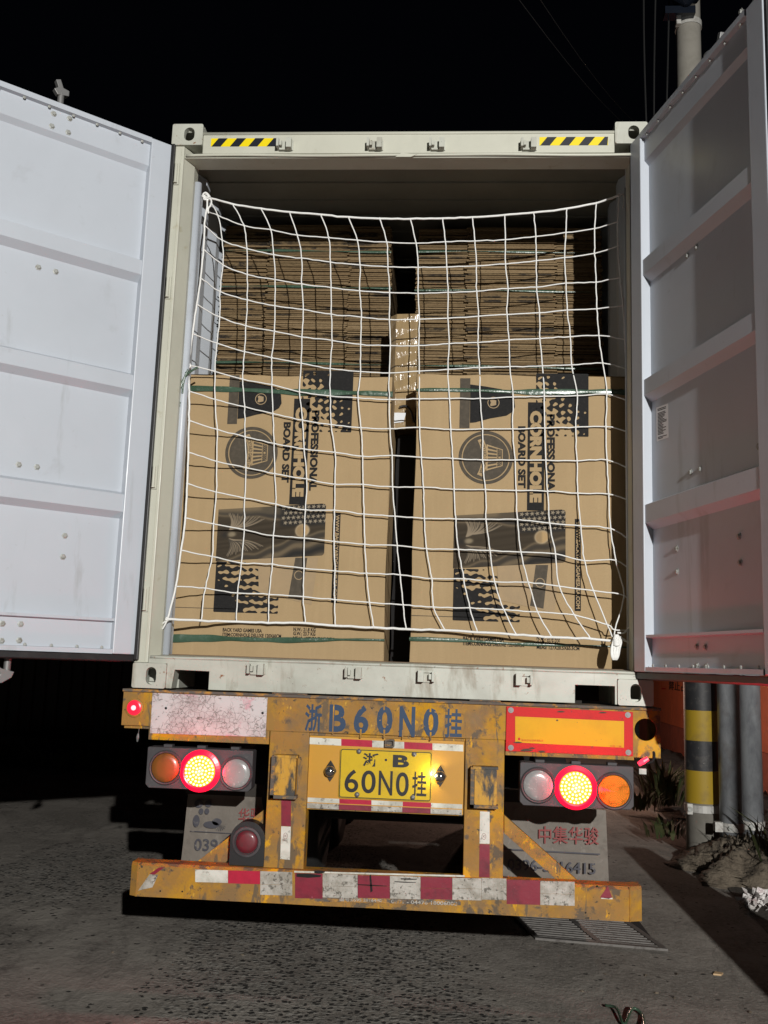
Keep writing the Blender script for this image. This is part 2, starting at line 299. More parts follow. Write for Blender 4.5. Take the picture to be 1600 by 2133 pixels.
def rrect(x0,x1,z0,z1,r,n=4):
    o=[]
    for cx,cz,a in((x1-r,z1-r,0),(x0+r,z1-r,90),(x0+r,z0+r,180),(x1-r,z0+r,270)):
        for k in range(n+1): t=math.radians(a+90*k/n); o.append((cx+r*math.cos(t),cz+r*math.sin(t)))
    return o
_dg=None
def text_verts(s,bold=0.0,res=3):
    cu=bpy.data.curves.new('t','FONT'); cu.body=s; cu.resolution_u=res; cu.offset=bold; cu.fill_mode='FRONT'
    o=bpy.data.objects.new('t',cu); COL.objects.link(o); dg=bpy.context.evaluated_depsgraph_get(); me=bpy.data.meshes.new_from_object(o.evaluated_get(dg))
    v=[(a.co.x,a.co.y) for a in me.vertices]; f=[tuple(p.vertices) for p in me.polygons]
    bpy.data.objects.remove(o); bpy.data.curves.remove(cu); bpy.data.meshes.remove(me); return v,f
def put_text(b,s,quad,Y,bold=0.0,skew=0,res=3,fn=None):
    """letters stretched over the parallelogram quad = (origin, end of line, top of line) given as (x,z) points"""
    v,f=text_verts(s,bold,res); xs=[a[0] for a in v]; ys=[a[1] for a in v]; x0,x1,y0,y1=min(xs),max(xs),min(ys),max(ys)
    O,E,T=[Vector(q) for q in quad]; n=len(b.v)
    for x,y in v:
        q=O+(E-O)*((x-x0)/(x1-x0))+(T-O)*((y-y0)/(y1-y0)); b.v.append(tuple(fn(q.x,Y,q.y)) if fn else (q.x,Y,q.y))
    for t in f: b.f.append(tuple(n+i for i in t)); b.mi.append(b.m)
def flat(b,poly,Y,fn=None):
    tr=tessellate_polygon([[Vector((p[0],p[1],0)) for p in poly]]); n=len(b.v); b.v+=[tuple(fn(p[0],Y,p[1])) if fn else (p[0],Y,p[1]) for p in poly]
    for t in tr: b.f.append(tuple(n+i for i in t)); b.mi.append(b.m)
def rect(x0,x1,z0,z1): return [(x0,z0),(x1,z0),(x1,z1),(x0,z1)]
def iso(b,F,x0,z0,dx,dz,Y):
    """fill the region F>0 of a sampled field with flat polygons"""
    nz,nx=F.shape
    for j in range(nz-1):
        for i in range(nx-1):
            c=[(i,j),(i+1,j),(i+1,j+1),(i,j+1)]; f=[F[q[1],q[0]] for q in c]
            if max(f)<=0: continue
            pts=[]
            for k in range(4):
                if f[k]>0: pts.append(c[k])
                g=f[(k+1)%4]
                if (f[k]>0)!=(g>0):
                    t=f[k]/(f[k]-g); d=c[(k+1)%4]; pts.append((c[k][0]+(d[0]-c[k][0])*t,c[k][1]+(d[1]-c[k][1])*t))
            if len(pts)>2: b.face([(x0+p[0]*dx,Y,z0+p[1]*dz) for p in pts])
def ledge(name,o): o['kind']='structure'; return o

# ================= ROAD AND SURROUNDINGS =================
G=-GZ
b=B(); b.face([(-60,-30,G),(60,-30,G),(60,80,G),(-60,80,G)]); ledge('road',b.obj('road',M['ground'],kind='structure'))
# verge: raised rough soil bed beside the road
b=B(); nx,ny=26,90; P=[]
for j in range(ny+1):
    for i in range(nx+1):
        y=-.5+j*.18; x=2.15+.10*max(0,y)*.9+ i*.12
        t=i/nx; P.append((x+.05*rng.randn()*(i>0),y,G+.006+.10*min(1,t*4)+.035*rng.randn()*min(1,t*6)+.05*math.sin(y*1.7+i*.3)*t))
b.v=P
for j in range(ny):
    for i in range(nx):
        a=j*(nx+1)+i; b.f.append((a,a+1,a+nx+2,a+nx+1)); b.mi.append(0)
b.obj('verge_soil',M['soil'],smooth=True,kind='structure')
b=B()   # left bank and dark sheet fence
b.box(-14,-3.2,9.0,10.2,G-.1,G+.30); b.obj('bank',M['soil'],kind='structure',bevel=.08)
f=thing('sheet_fence','dark ribbed sheet fence far behind the trailer on the left','fence')
for k in range(11):
    x0=-14+k*1.0; c=B(); o=[]
    pr=[]
    for j in range(5): pr+=[(x0+.2*j,0),(x0+.2*j+.12,0),(x0+.2*j+.14,.05),(x0+.2*j+.18,.05)]
    pr.append((x0+1.0,0))
    for (xa,ya),(xb,yb) in zip(pr,pr[1:]): c.face([(xa,10.4-ya,G),(xb,10.4-yb,G),(xb,10.4-yb,G+2.6),(xa,10.4-ya,G+2.6)])
    c.obj('panel',M['wall_dark'],f,recalc=False)
# bushes on the bank
def tuft(name,cx,cy,z,n,h,label,m='leaf',spread=.25,leafw=.018):
    b=B()
    for k in range(n):
        a=random.uniform(0,6.28); r=random.uniform(0,spread)*.5; x,y=cx+r*math.cos(a),cy+r*math.sin(a); hh=h*random.uniform(.4,1); lean=random.uniform(.1,.8)*hh
        d=Vector((math.cos(a),math.sin(a),0)); sd=Vector((-math.sin(a),math.cos(a),0))*leafw*random.uniform(.5,1.3); p0=Vector((x,y,z)); p1=p0+d*lean*.35+Vector((0,0,hh*.6)); p2=p0+d*lean+Vector((0,0,hh*random.uniform(.75,1)))
        b.m=1 if random.random()<.2 else 0
        b.face([p0-sd*.4,p0+sd*.4,p1+sd,p1-sd]); b.face([p1-sd,p1+sd,p2])
    return b.obj(name,[M[m],M['leaf2']],recalc=False,label=label,category='plant')
for k,(x,y) in enumerate([(-5.0,9.0),(-6.3,8.9),(-3.9,9.1),(-7.6,8.8)]):
    tuft('low_shrub',x,y,G+.05,240,.42,['low dark shrub on the left bank, second nearest the truck','low dark shrub on the left bank, third from the truck','low dark shrub on the left bank nearest the truck','low dark shrub on the left bank farthest from the truck'][k],spread=1.3,leafw=.03)
# orange hoarding with writing
h=thing('site_hoarding','orange site hoarding with black writing behind the striped pole','hoarding')
A=Vector((4.77,18.5,0)); D=(Vector((4.36,5.2,0))-A).normalized(); N=Vector((D.y,-D.x,0))
def HF(u,n,z): q=A+D*u-N*n; return (q.x,q.y,z)
for k in range(9):
    c=B(); c.box(k*1.9,k*1.9+1.88,0,.04,G+.62,G+2.05,fn=HF); c.obj('panel',M['hoard'],h)
    c=B(); c.box(k*1.9,k*1.9+1.88,.004,.036,G+.10,G+.612,fn=HF); c.obj('skirt_panel',M['hoard_low'],h)
    c=B(); c.box(k*1.9-.03,k*1.9+.03,.045,.10,G,G+2.1,fn=HF); c.obj('post',M['steel'],h)
nh=Vector((N.x,N.y,0))
def hp(px,py):
    q=RP(px,py,A-N*(-.003),nh); return ((q-A).dot(D),q.z)
c=B()
o0=hp(1393,1437); e0=hp(1443,1444); t0=hp(1393,1418)
put_text(c,'禁止占用',(o0,(e0[0],e0[1]),(o0[0],t0[1])),-.003,bold=.02,fn=HF); c.obj('lettering',M['band_k'],h,recalc=False)
c=B(); q0=hp(1378,1436); q1=hp(1387,1436); q2=hp(1381,1410); flat(c,[(q0[0],q0[1]),(q1[0],q1[1]),(q1[0],q1[1]+.03),(q0[0]+.02,q0[1]+.03),(q0[0]+.02,q2[1]),(q0[0],q2[1])],-.003,fn=HF); c.obj('frame_mark',M['board_red'],h,recalc=False)
# utility pole
PX,PY=2.60,4.55
up=thing('utility_pole','concrete utility pole with yellow and black bands behind the right door','pole')
def ringtube(z0,z1,r0,r1,m,name,par,x=PX,y=PY,n=28): c=B(); c.tube([(x,y,z0),(x,y,z1)],[r0,r1],n); return c.obj(name,M[m],par,smooth=False)
c=B(); zs=[G,-1.0]; c.tube([(PX,PY,G-.02),(PX,PY,9.0)],[.145,.115],28); o=c.obj('shaft',M['concrete_pole'],up,smooth=False)
for p_ in o.data.polygons: p_.use_smooth=len(p_.vertices)==4
for z0,z1,m in((.26,.66,'band_y'),(-.17,.26,'band_k'),(-.44,-.17,'band_y'),(-.70,-.44,'band_k'),(-.985,-.70,'band_y')):
    c=B(); c.tube([(PX,PY,z0+.002),(PX,PY,z1)],[.1495,.149],28,cap=False); o=c.obj('painted_band',M[m],up,smooth=True)
def clamp(z,par,x,y,r,xl,lug=True):
    c=B(); c.lathe([(r+.002,-.032),(r+.010,-.032),(r+.010,.032),(r+.002,.032)],(x,y,z),28,axis='z'); c.box(xl-.045,xl,y-r*.75-.03,y-r*.75+.03,z-.045,z+.045); 
    return c.obj('clamp',M['white_steel'],par)
clamp(-1.03,up,PX,PY,.147,PX-.12)
c=B(); c.lathe([(.012,-.01),(.022,-.01),(.022,0),(.012,0)],(PX-.145,PY-.145,-1.03),12); c.obj('bolt',M['bolt'],up)
clamp(6.72,up,PX,PY,.123,PX-.10)
c=B(); c.box(PX-.28,PX+.02,PY-.22,PY-.10,6.72,6.80); c.lathe([(.02,-.2),(.13,-.14),(.15,0),(.06,.05)],(PX-.08,PY-.25,6.98),16,axis='z'); c.obj('insulator',M['black_glossy'],up)
# cable protection pipes
for i,(px,py_,lab) in enumerate([((1524,1722),(1),'left steel cable pipe beside the banded concrete pole'),((1567,1722),(1),'right steel cable pipe beside the banded concrete pole')]):
    q=W(px[0],px[1],4.25 if i==0 else 4.42); t=thing('cable_pipe',lab,'pipe',group='steel cable pipes beside the pole')
    c=B(); c.tube([(q.x,q.y,G-.02),(q.x+.0,q.y,6.2)],.098,24); o=c.obj('pipe',M['galv'],t)
    for p_ in o.data.polygons: p_.use_smooth=len(p_.vertices)==4
    c=B(); c.lathe([(.099,-.035),(.108,-.035),(.108,.035),(.099,.035)],(q.x,q.y,-1.14),24,axis='z'); c.box(q.x-.165,q.x-.10,q.y-.10,q.y-.03,-1.175,-1.095); c.obj('clamp',M['white_steel'],t)
    c=B(); c.lathe([(.010,-.012),(.022,-.012),(.022,0),(.010,0)],(q.x-.04,q.y-.106,-1.14),6); c.obj('bolt',M['bolt'],t)
    PIPE=q
# crusty mound at their feet
b=B(); n1,n2=60,34; c0=W(1560,1850,G,2)
for j in range(n2+1):
    for i in range(n1):
        a=2*math.pi*i/n1; r=j/n2; R=.60*(1+.18*math.sin(3*a+1)+.12*math.sin(7*a)+.05*rng.randn()*(j>2)); hgt=.27*(1-r**1.6)+.028*rng.randn()*(1-r)+.05*math.sin(9*a+6*r)*(1-r)*r*2
        b.v.append((c0.x+.16+R*r*math.cos(a),c0.y+.55+R*r*1.2*math.sin(a),G-.01+max(0,hgt)))
for j in range(n2):
    for i in range(n1):
        a=j*n1+i; d=j*n1+(i+1)%n1; b.f.append((a,d,d+n1,a+n1)); b.mi.append(0)
b.obj('mud_mound',M['mud'],smooth=True,label='dried mud mound heaped round the feet of the steel pipes',category='mound')
tuft('weed',3.0,3.55,G+.1,90,.55,'tall dark weed in front of the mud mound at the frame edge',spread=.5,leafw=.014)
for k,(px,py,y,n,hh,lab) in enumerate([(1392,1760,6.3,70,.22,'small green weed on the soil in front of the hoarding'),(1385,1690,8.5,160,.6,'bushy dark weed clump beside the orange hoarding'),(1330,1700,9.5,60,.3,'small weed at the road edge beyond the right tail lamps'),(1595,1570,5.6,120,.5,'weed clump behind the right steel pipe')]):
    q=W(px,py,G,2); tuft('weed',q.x if k!=3 else 4.0,q.y if k!=3 else 5.4,G+.08,n,hh,lab,spread=.5,leafw=.02)
# scrap bag
c=B(); q=W(1580,1895,G,2)
for k in range(90):
    a=random.uniform(0,6.28); e=random.uniform(.05,1.4); r=.085*random.uniform(.6,1.1); p=Vector((q.x+r*1.3*math.cos(a)*math.cos(e),q.y+r*math.sin(a)*math.cos(e),G+.02+r*math.sin(e)))
    s=Vector((random.gauss(0,.03),random.gauss(0,.03),random.gauss(0,.02))); s2=Vector((random.gauss(0,.02),random.gauss(0,.02),random.gauss(0,.03))); c.face([p,p+s,p+s+s2,p+s2])
o=c.obj('plastic_bag',M['bag'],recalc=False,label='crumpled white plastic bag lying below the mud mound',category='bag')
q=W(1495,2030,G,2); c=B(); c.prism([(-.028,-.018),(.012,-.024),(.032,.008),(-.006,.026)],0,.008,fn=lambda x,y,z:(q.x+x,q.y+z,G+.001+y)); c.obj('wood_chip',M['tile'],label='small pale wood chip lying on the road, lower right',category='chip')
# green strap scrap at the lower edge
c=B(); pts=[W(1262,2100,G,2),W(1285,2112,G,2),W(1300,2140,G,2),W(1318,2112,G,2),W(1338,2120,G,2),W(1342,2150,G,2)]
c.tube(curve3([(p.x,p.y,G+.012+.012*(i%2)) for i,p in enumerate(pts)],8),.007,6); c.obj('strap_scrap',M['strap'],smooth=True,label='loose green strap scrap on the road at lower right',category='strap')
# unseen post added to shade the right half of the banded pole
t=thing('shadow_post','slim galvanised steel post standing beside the road barriers','post')
c=B(); c.tube([(3.235,-3.0,G-.02),(3.235,-3.0,4.2)],.038,14); c.obj('shaft',M['galv'],t)
c=B(); c.box(3.13,3.34,-3.10,-2.90,G,G+.02); c.obj('base_plate',M['galv'],t)
# loose stones
stones=[(1345,2033),(1213,2066),(1368,2070),(1563,2110),(1410,2030),(1405,2080),(1260,2030),(505,1590+400),(60,2040),(235,1985),(430,2100)]
sm=B()
import bmesh as _bm
bm=_bm.new(); _bm.ops.create_icosphere(bm,subdivisions=1,radius=1)
for v_ in bm.verts: v_.co*=random.uniform(.7,1.2)
stme=bpy.data.meshes.new('stone'); bm.to_mesh(stme); bm.free(); stme.materials.append(M['mud'])
for k,(px,py) in enumerate(stones):
    q=W(px,py,G,2); s=random.uniform(.006,.011); o=bpy.data.objects.new('pebble',stme); COL.objects.link(o); o.location=(q.x,q.y,G+s*.3); o.scale=(s*1.4,s,s*.6); o.rotation_euler=(0,0,random.uniform(0,6)); o['label']=['small pebble on the road just under the lower right frame centre','small pebble on the road right of centre, nearest the bottom','pebble on the road right of the wood chip row, lower','dark pebble close to the lower right corner of the road','pebble on the road between bumper end and wood chip','pebble on the road a little below the bumper-end pebble','pebble on the road left of the drain grate front edge','pebble in the speckled strip of road below the bumper centre','pebble on the smooth road at the far left','pebble on the road left of the speckled strip','pebble in the speckled strip nearest the bottom edge'][k]; o['category']='pebble'; o['group']='loose pebbles on the road'
# drain grate
t=thing('drain_grate','rusty steel drain grate in the road below the bumper end','grate')
gx0,gx1,gy0,gy1=.86,1.56,1.60,2.14
b=B(); b.face([(gx0,gy0,G+.003),(gx1,gy0,G+.003),(gx1,gy1,G+.003),(gx0,gy1,G+.003)]); b.obj('gap_shade',M['gap_shade'],t,recalc=False)  # flat near-black sheet painted for the shade under the grate
sh=lambda x,y,z:(x+(y-gy0)*-.20,y+(x-gx0)*-.12,z)
b=B(); b.box(gx0-.03,gx1+.03,gy0-.04,gy0,G+.001,G+.014,fn=sh); b.box(gx0-.03,gx1+.03,gy1,gy1+.04,G+.001,G+.014,fn=sh)
for x in(gx0-.03,(gx0+gx1)/2-.012,gx1): b.box(x,x+.036,gy0,gy1,G+.001,G+.013,fn=sh)
b.obj('frame',M['bar'],t)
for k in range(10):
    for s in(0,1):
        xa=gx0+.008 if s==0 else (gx0+gx1)/2+.026; xb=(gx0+gx1)/2-.014 if s==0 else gx1-.002; y=gy0+.02+k*.052; b=B(); b.box(xa,xb,y,y+.024,G+.002,G+.011,fn=sh); b.obj('bar',M['bar'],t)
# power lines
for k,(a_,b_,lab) in enumerate([((1090,0),(1345,262),'upper thin power line crossing the black sky'),((1140,0),(1340,240),'lower thin power line crossing the black sky')]):
    p0=W(a_[0]-60,a_[1]-70,12); p1=W(b_[0]+40,b_[1]+60,26); c=B(); c.tube([p0+(p1-p0)*t_/10+Vector((0,0,-.5*math.sin(math.pi*t_/10))) for t_ in range(11)],.009,5); c.obj('power_line',M['wire_far'],label=lab,category='wire')
labs=['first thin cable hanging beside the pole top','second thin cable hanging beside the pole top','third thin cable hanging beside the pole top']
for k in range(3):
    x=PX-.42+k*.09; c=B(); c.tube([(x+.05*math.sin(z*.7+k),PY-.1,z) for z in np.linspace(1.5,8.5,16)],.008,5); c.obj('hanging_cable',M['wire'],label=labs[k]+(' , leftmost' if k==0 else ', middle' if k==1 else ', nearest the pole'),category='cable',group='cables hanging beside the pole')
# unseen barrier blocks added to throw shadow over the right of the road
def barrier(x,y0,y1,label):
    t=thing('shadow_barrier',label,'barrier',group='concrete barrier blocks along the road edge')
    P=[(x-.02,G),(x-.02,G+.12),(x+.12,G+.36),(x+.16,G+1.02),(x+.18,G+1.04),(x+.34,G+1.04),(x+.36,G+1.02),(x+.40,G+.36),(x+.54,G+.12),(x+.54,G)]
    b=B(); b.prism(P,y0,y1); b.obj('concrete_block',M['concrete_pole'],t,bevel=.01)
    b=B(); b.box(x+.2,x+.32,y0+.5,y0+.62,G+1.0405,G+1.09); b.obj('lifting_loop',M['steel'],t)
for k,lab in enumerate(['concrete road barrier block farthest from the trailer','concrete road barrier block third from the trailer','concrete road barrier block second from the trailer','concrete road barrier block nearest the trailer']):
    barrier(2.16,-7.3+k*2.05,-7.3+k*2.05+2.0,lab)

# ================= CONTAINER =================
C=thing('shipping_container','open grey high-cube shipping container on the yellow trailer','container')
BP,RP_=M['box_paint'],M['rusty_paint']
def casting(x0,x1,z0,flip,hole):
    b=B(); cx=(x0+x1)/2; b.prism(rrect(x0,x1,z0,z0+.118,.010) ,-.012,.022,holes=[slot(hole[0],hole[1],hole[2],hole[3])])
    b.box(x0,x0+.028,.0222,.17,z0+.002,z0+.116); b.box(x1-.028,x1,.0222,.17,z0+.002,z0+.116); b.box(x0+.0282,x1-.0282,.0222,.17,z0+.002,z0+.028); b.box(x0+.0282,x1-.0282,.0222,.17,z0+.09,z0+.116)
    return b.obj('corner_casting',RP_,C,bevel=.003)
casting(-1.219,-1.057,2.778,0,(-1.128,2.838,.055,.075)); casting(1.057,1.219,2.778,0,(1.150,2.838,.055,.075))
casting(-1.219,-1.057,0.0,0,(-1.128,.058,.050,.082)); casting(1.057,1.219,0.0,0,(1.139,.058,.050,.082))
# header
b=B(); b.box(-1.0565,1.0565,.0,.13,2.735,2.846); b.box(-1.149,1.149,.004,.126,2.712,2.7345); o=b.obj('header',BP,C,bevel=.004)
b=B(); b.box(-1.0565,1.0565,-.004,-.0005,2.838,2.852); b.tube([(x,-.004+.002*math.sin(x*9),2.722+.002*math.sin(x*5)) for x in np.linspace(-1.14,1.14,60)],.0075,8); b.obj('header_lip',BP,C,smooth=True)
# posts
for s in(-1,1):
    b=B(); e=0 if s<0 else .024; P=[(s*1.219,0.0),(s*(1.153+e*.5),0.0),(s*(1.150+e*.6),.012),(s*(1.116+e),.085),(s*(1.116+e),.16),(s*1.219,.16)]
    n=len(b.v)
    for z in(.118+.001,2.777): b.v+=[(x,y,z) for x,y in P]
    k=len(P)
    for i in range(k): b.f.append((i,(i+1)%k,(i+1)%k+k,i+k)); b.mi.append(0)
    b.f.append(tuple(range(k))); b.mi.append(0); b.f.append(tuple(range(k,2*k))); b.mi.append(0)
    b.obj('corner_post',BP,C,bevel=.003)
    b=B(); b.box(min(s*1.165,s*1.168),max(s*1.165,s*1.168),-.004,-.0002,.13,2.76); b.obj('post_seam',BP,C)
    for z in(2.62,2.0,1.02,.42) if s<0 else(2.6,1.9,1.0,.4):
        b=B(); b.tube([(s*1.184,-.014,z-.05),(s*1.184,-.014,z+.05)],.008,10); b.box(min(s*1.192,s*1.169),max(s*1.192,s*1.169),-.007,-.0003,z-.06,z+.06); b.tube([(s*1.184,-.014,z-.054),(s*1.184,-.014,z-.0501)],.010,10); b.obj('hinge',BP,C)
# J bar inside the opening
b=B(); b.tube([(-1.108,.135,.16),(-1.108,.135,2.64)],.022,14); o=b.obj('lashing_bar',M['white_paint'],C,smooth=True)
b=B(); b.tube([(1.150,.19,.16),(1.150,.19,2.64)],.014,14); b.obj('lashing_bar',M['inner_paint'],C,smooth=True)
b=B(); b.box(-1.155,-1.10,.165,.23,.15,2.60); b.obj('inner_post',M['inner_paint'],C,bevel=.01)
b=B(); b.box(1.145,1.16,.205,.23,.15,2.60); b.obj('inner_post',M['inner_paint'],C,bevel=.01)
# corrugated side walls, roof, floor
for s in(-1,1):
    b=B(); pr=[(.231,0)]; y=.30
    while y<11.6: pr+=[(y,0),(y+.068,.036),(y+.068+.070,.036),(y+.206,0)]; y+=.278
    pr+=[(11.9,0)]
    for (ya,da),(yb,db) in zip(pr,pr[1:]): b.face([(s*(1.163+da),ya,.14),(s*(1.163+db),yb,.14),(s*(1.163+db),yb,2.86),(s*(1.163+da),ya,2.86)])
    b.face([(s*1.2195,.16,.1),(s*1.2195,11.9,.1),(s*1.2195,11.9,2.88),(s*1.2195,.16,2.88)])
    b.obj('side_wall',M['inner_paint'],C,recalc=False)
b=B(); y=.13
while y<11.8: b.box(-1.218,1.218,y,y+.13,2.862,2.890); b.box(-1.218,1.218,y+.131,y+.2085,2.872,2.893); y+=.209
b.obj('roof',M['roof_shaded'],C)
b=B(); b.box(-1.16,1.16,.125,11.9,.135,.163); b.obj('floor_deck',M['floor'],C)
b=B(); b.box(-1.218,1.218,12.0,12.03,0,2.89); b.obj('front_wall',M['inner_paint'],C)
b=B(); b.box(-1.20,-1.05,.2,11.9,.0,.13); b.box(1.05,1.20,.2,11.9,.0,.13); b.obj('bottom_rail',M['rusty_paint'],C)
# sill with fork notches
na,nb=XZ(359,1400)[0],XZ(436,1400)[0]; nc,nd_=XZ(1198,1435)[0],XZ(1281,1440)[0]
out=[(-1.0565,.002),(-1.0563,.1175),(-1.149,.1185),(-1.149,.140),(1.149,.140),(1.149,.1185),(1.0563,.1175),(1.0565,.002),(nd_,.002),(nd_,.085),(nc,.085),(nc,.002),(nb,.002),(nb,.088),(na+.01,.090),(na,.002)]
b=B(); b.prism(out,.0,.09); b.obj('door_sill',RP_,C,bevel=.002)
b=B(); P=[(-.0,.1405),(.012,.153),(.124,.160),(.124,.1405)]
for s_ in(0,): 
    n=0
    b.v=[(-1.148,y,z) for y,z in P]+[(1.148,y,z) for y,z in P]
    for i in range(4): b.f.append((i,(i+1)%4,(i+1)%4+4,i+4)); b.mi.append(0)
    b.f+= [(0,1,2,3),(4,5,6,7)]; b.mi+=[0,0]
b.obj('sill_plate',RP_,C)
b=B(); b.tube([(x,.003+.001*math.sin(x*23),.147+.0015*math.sin(x*14)) for x in np.linspace(-1.14,1.14,90)],.007,8); b.obj('sill_lip',RP_,C,smooth=True)
b=B(); b.box(na-.01,nb+.01,.0902,.5,.09,.13); b.box(nc,nd_,.0902,.5,.09,.13); b.box(-1.05,1.05,.5,.52,.0,.13); b.obj('tunnel_plate',M['under'],C)
# cam keepers
kb=B(); kb.box(-.034,.034,-.006,-.0005,-.020,.022); kb.box(-.034,-.024,-.042,-.0062,-.018,.018); kb.prism([(.008,-.022),(.030,-.022),(.030,.020),(.008,.020)],-.040,-.0062); kb.box(-.024,.008,-.016,-.0062,-.022,-.014); kb.box(-.022,-.012,-.034,-.0162,-.010,.010)
kb.v=[(x*1.2,y*1.15,z*1.25) for x,y,z in kb.v]; kme=kb.mesh('cam_keeper',M['rusty_paint'])
for px in(595,782,911,1101): q=XZ(px,305); inst('cam_keeper',kme,C,loc=(q[0],0,q[1]))
for px,py in((536,1393),(738,1401),(887,1409),(1090,1416)): q=XZ(px,py); inst('cam_keeper',kme,C,loc=(q[0],0,q[1]),rot=(0,math.pi if px>800 else 0,0))
# hazard stickers
for x0,x1,rt in((-1.014,-.668,0),(.680,1.024,1)):
    z0,z1=2.774,2.820; k=B(); k.face([(x0,-.0006,z0),(x1,-.0006,z0),(x1,-.0006,z1),(x0,-.0006,z1)]); st=k.obj('hazard_sticker',M['haz_y'],C,recalc=False)
    pitch=(x1-x0)/3.58
    for i in range(4):
        a=x0+.004+i*pitch; poly=[(a,z0),(a+pitch*.5,z0),(a+pitch*.5+.035,z1),(a+.035,z1)]; poly=[(min(max(x,x0),x1),z) for x,z in poly]
        k=B(); flat(k,poly,-.0012); k.obj('black_stripe',M['haz_k'],st,recalc=False)
b=B(); b.prism([(-.05,2.708),(.03,2.708),(.06,2.722),(-.02,2.730)],-.012,-.002); b.obj('dented_lip',BP,C)
# doors
def door(side):
    if side<0: O=Vector((-1.212,-.012,0)); d=Vector((-.755,-.656,0)); n=Vector((-.656,.755,0))
    else: O=Vector((1.132,-.004,0)); d=Vector((.252,-.968,0)); n=Vector((.968,.252,0))
    d.normalize(); n.normalize(); F=lambda u,m,z: tuple(O+d*u+n*m+Vector((0,0,z)))
    b=B(); b.box(0,.112,0,.052,.155,2.775,fn=F); b.box(1.035,1.15,(0 if side<0 else .006),.052,.155,2.775,fn=F)
    dr=b.obj('door',M['white_paint'],C,bevel=.005,label='open container door with white inner face')
    # panel skin
    prof=[(2.775,.0),(2.748,.0),(2.744,.022),(2.629,.022),(2.605,.045),(2.129,.045),(2.112,.008),(2.037,.008),(2.004,.045),(1.531,.045),(1.514,.008),(1.439,.008),(1.408,.045),(.933,.045),(.916,.008),(.832,.008),(.802,.045),(.322,.045),(.320,.006),(.308,.006),(.304,.034),(.178,.034),(.176,.002),(.155,.002)]
    b=B(); us=(.1122,1.0348)
    for (za,ma),(zb,mb) in zip(prof,prof[1:]): b.face([F(us[0],ma,za),F(us[1],ma,za),F(us[1],mb,zb),F(us[0],mb,zb)])
    b.face([F(us[0],.056,2.775),F(us[1],.056,2.775),F(us[1],.056,.155),F(us[0],.056,.155)])
    b.face([F(us[0],.0,2.775),F(us[1],.0,2.775),F(us[1],.056,2.775),F(us[0],.056,2.775)])
    b.face([F(us[0],.0,.155),F(us[1],.0,.155),F(us[1],.056,.155),F(us[0],.056,.155)])
    b.obj('door_panel',M['white_paint'],dr,recalc=False)
    for z in (2.12,1.52,.925):   # weld beads
        pass
    # gaskets
    b=B()
    if side<0: b.box(-1.2135,-1.1935,-.030,-.0045,.13,2.775)
    else: b.box(-.022,-.001,.006,.046,.125,2.79,fn=F)
    b.box(-.022,1.165,.010,.046,.122,.153,fn=F); b.box(-.02,1.165,.02,.04,2.777,2.786,fn=F); b.box(1.152,1.168,.01,.045,.125,2.785,fn=F)
    b.box(-.03,1.17,.052,.060,.118,.145,fn=F)
    b.obj('gasket',M['rubber'],dr,bevel=.004)
    # lock rods outside
    for u in((.56,.95) if side<0 else(.70,.98)):
        zb=.06 if side<0 else .20
        b=B(); b.tube([F(u,.09,zb),F(u,.09,2.84 if side>0 else 2.88)],.016,10); b.box(u-.03,u+.03,.060,.105,2.3,2.34,fn=F); b.box(u-.03,u+.03,.060,.105,.5,.54,fn=F)
        zo=0 if side<0 else -.035
        b.prism([(x_,z_+zo) for x_,z_ in [(u-.035,2.872),(u+.02,2.86),(u+.04,2.885),(u+.02,2.90),(u+.035,2.935),(u+.012,2.945),(u-.005,2.905),(u-.035,2.90)]],.075,.105,fn=F)
        b.prism([(u-.03,zb),(u+.03,zb+.015),(u+.05,zb+.035),(u+.03,zb-.01),(u+.05,zb-.05),(u+.02,zb-.05),(u-.02,zb-.025)],.075,.105,fn=F)
        b.obj('lock_rod',M['steel'],dr,bevel=.003)
    bb=B(); bb.lathe([(.015,0),(.015,-.002),(.0095,-.003),(.0095,-.007),(.0075,-.0085)],(0,0,0),6); bme=bb.mesh('bolt',M['bolt'])
    sb=B(); sb.lathe([(.008,0),(.0075,-.003),(.004,-.005)],(0,0,0),8); sme=sb.mesh('rivet',M['bolt'])
    R=Matrix(((d.x,n.x,0),(d.y,n.y,0),(0,0,1))).to_4x4()
    if side<0: L=[(112,237,.022),(145,247,.022),(108,263,.022),(142,276,.022),(80,557,.045),(116,566,.045),(39,968,.045),(77,973,.045),(135,1116,.045),(131,1160,.045),(5,1299,.034),(43,1300,.034),(3,1335,.034),(40,1334,.034)]
    else: L=[(1428,183,.022),(1446,160,.022),(1544,25,.022),(1566,405,.045),(1451,515,.045),(1432,533,.045),(1439,984,.045),(1459,977,.045),(1581,930,.045),(1540,1117,.045),(1410,1143,.045),(1542,1172,.045),(1411,1191,.045),(1452,1347,.034),(1470,1348,.034),(1453,1387,.034),(1472,1389,.034)]
    for px,py,m in L:
        q=RP(px,py,O+n*m,n); inst('bolt',bme,dr,M4=Matrix.Translation(q)@R)
    for k in range(8):
        u=.16+k*.118
        inst('rivet',sme,dr,M4=Matrix.Translation(Vector(F(u,.012,2.742)))@R); inst('rivet',sme,dr,M4=Matrix.Translation(Vector(F(u,.016,.183)))@R)
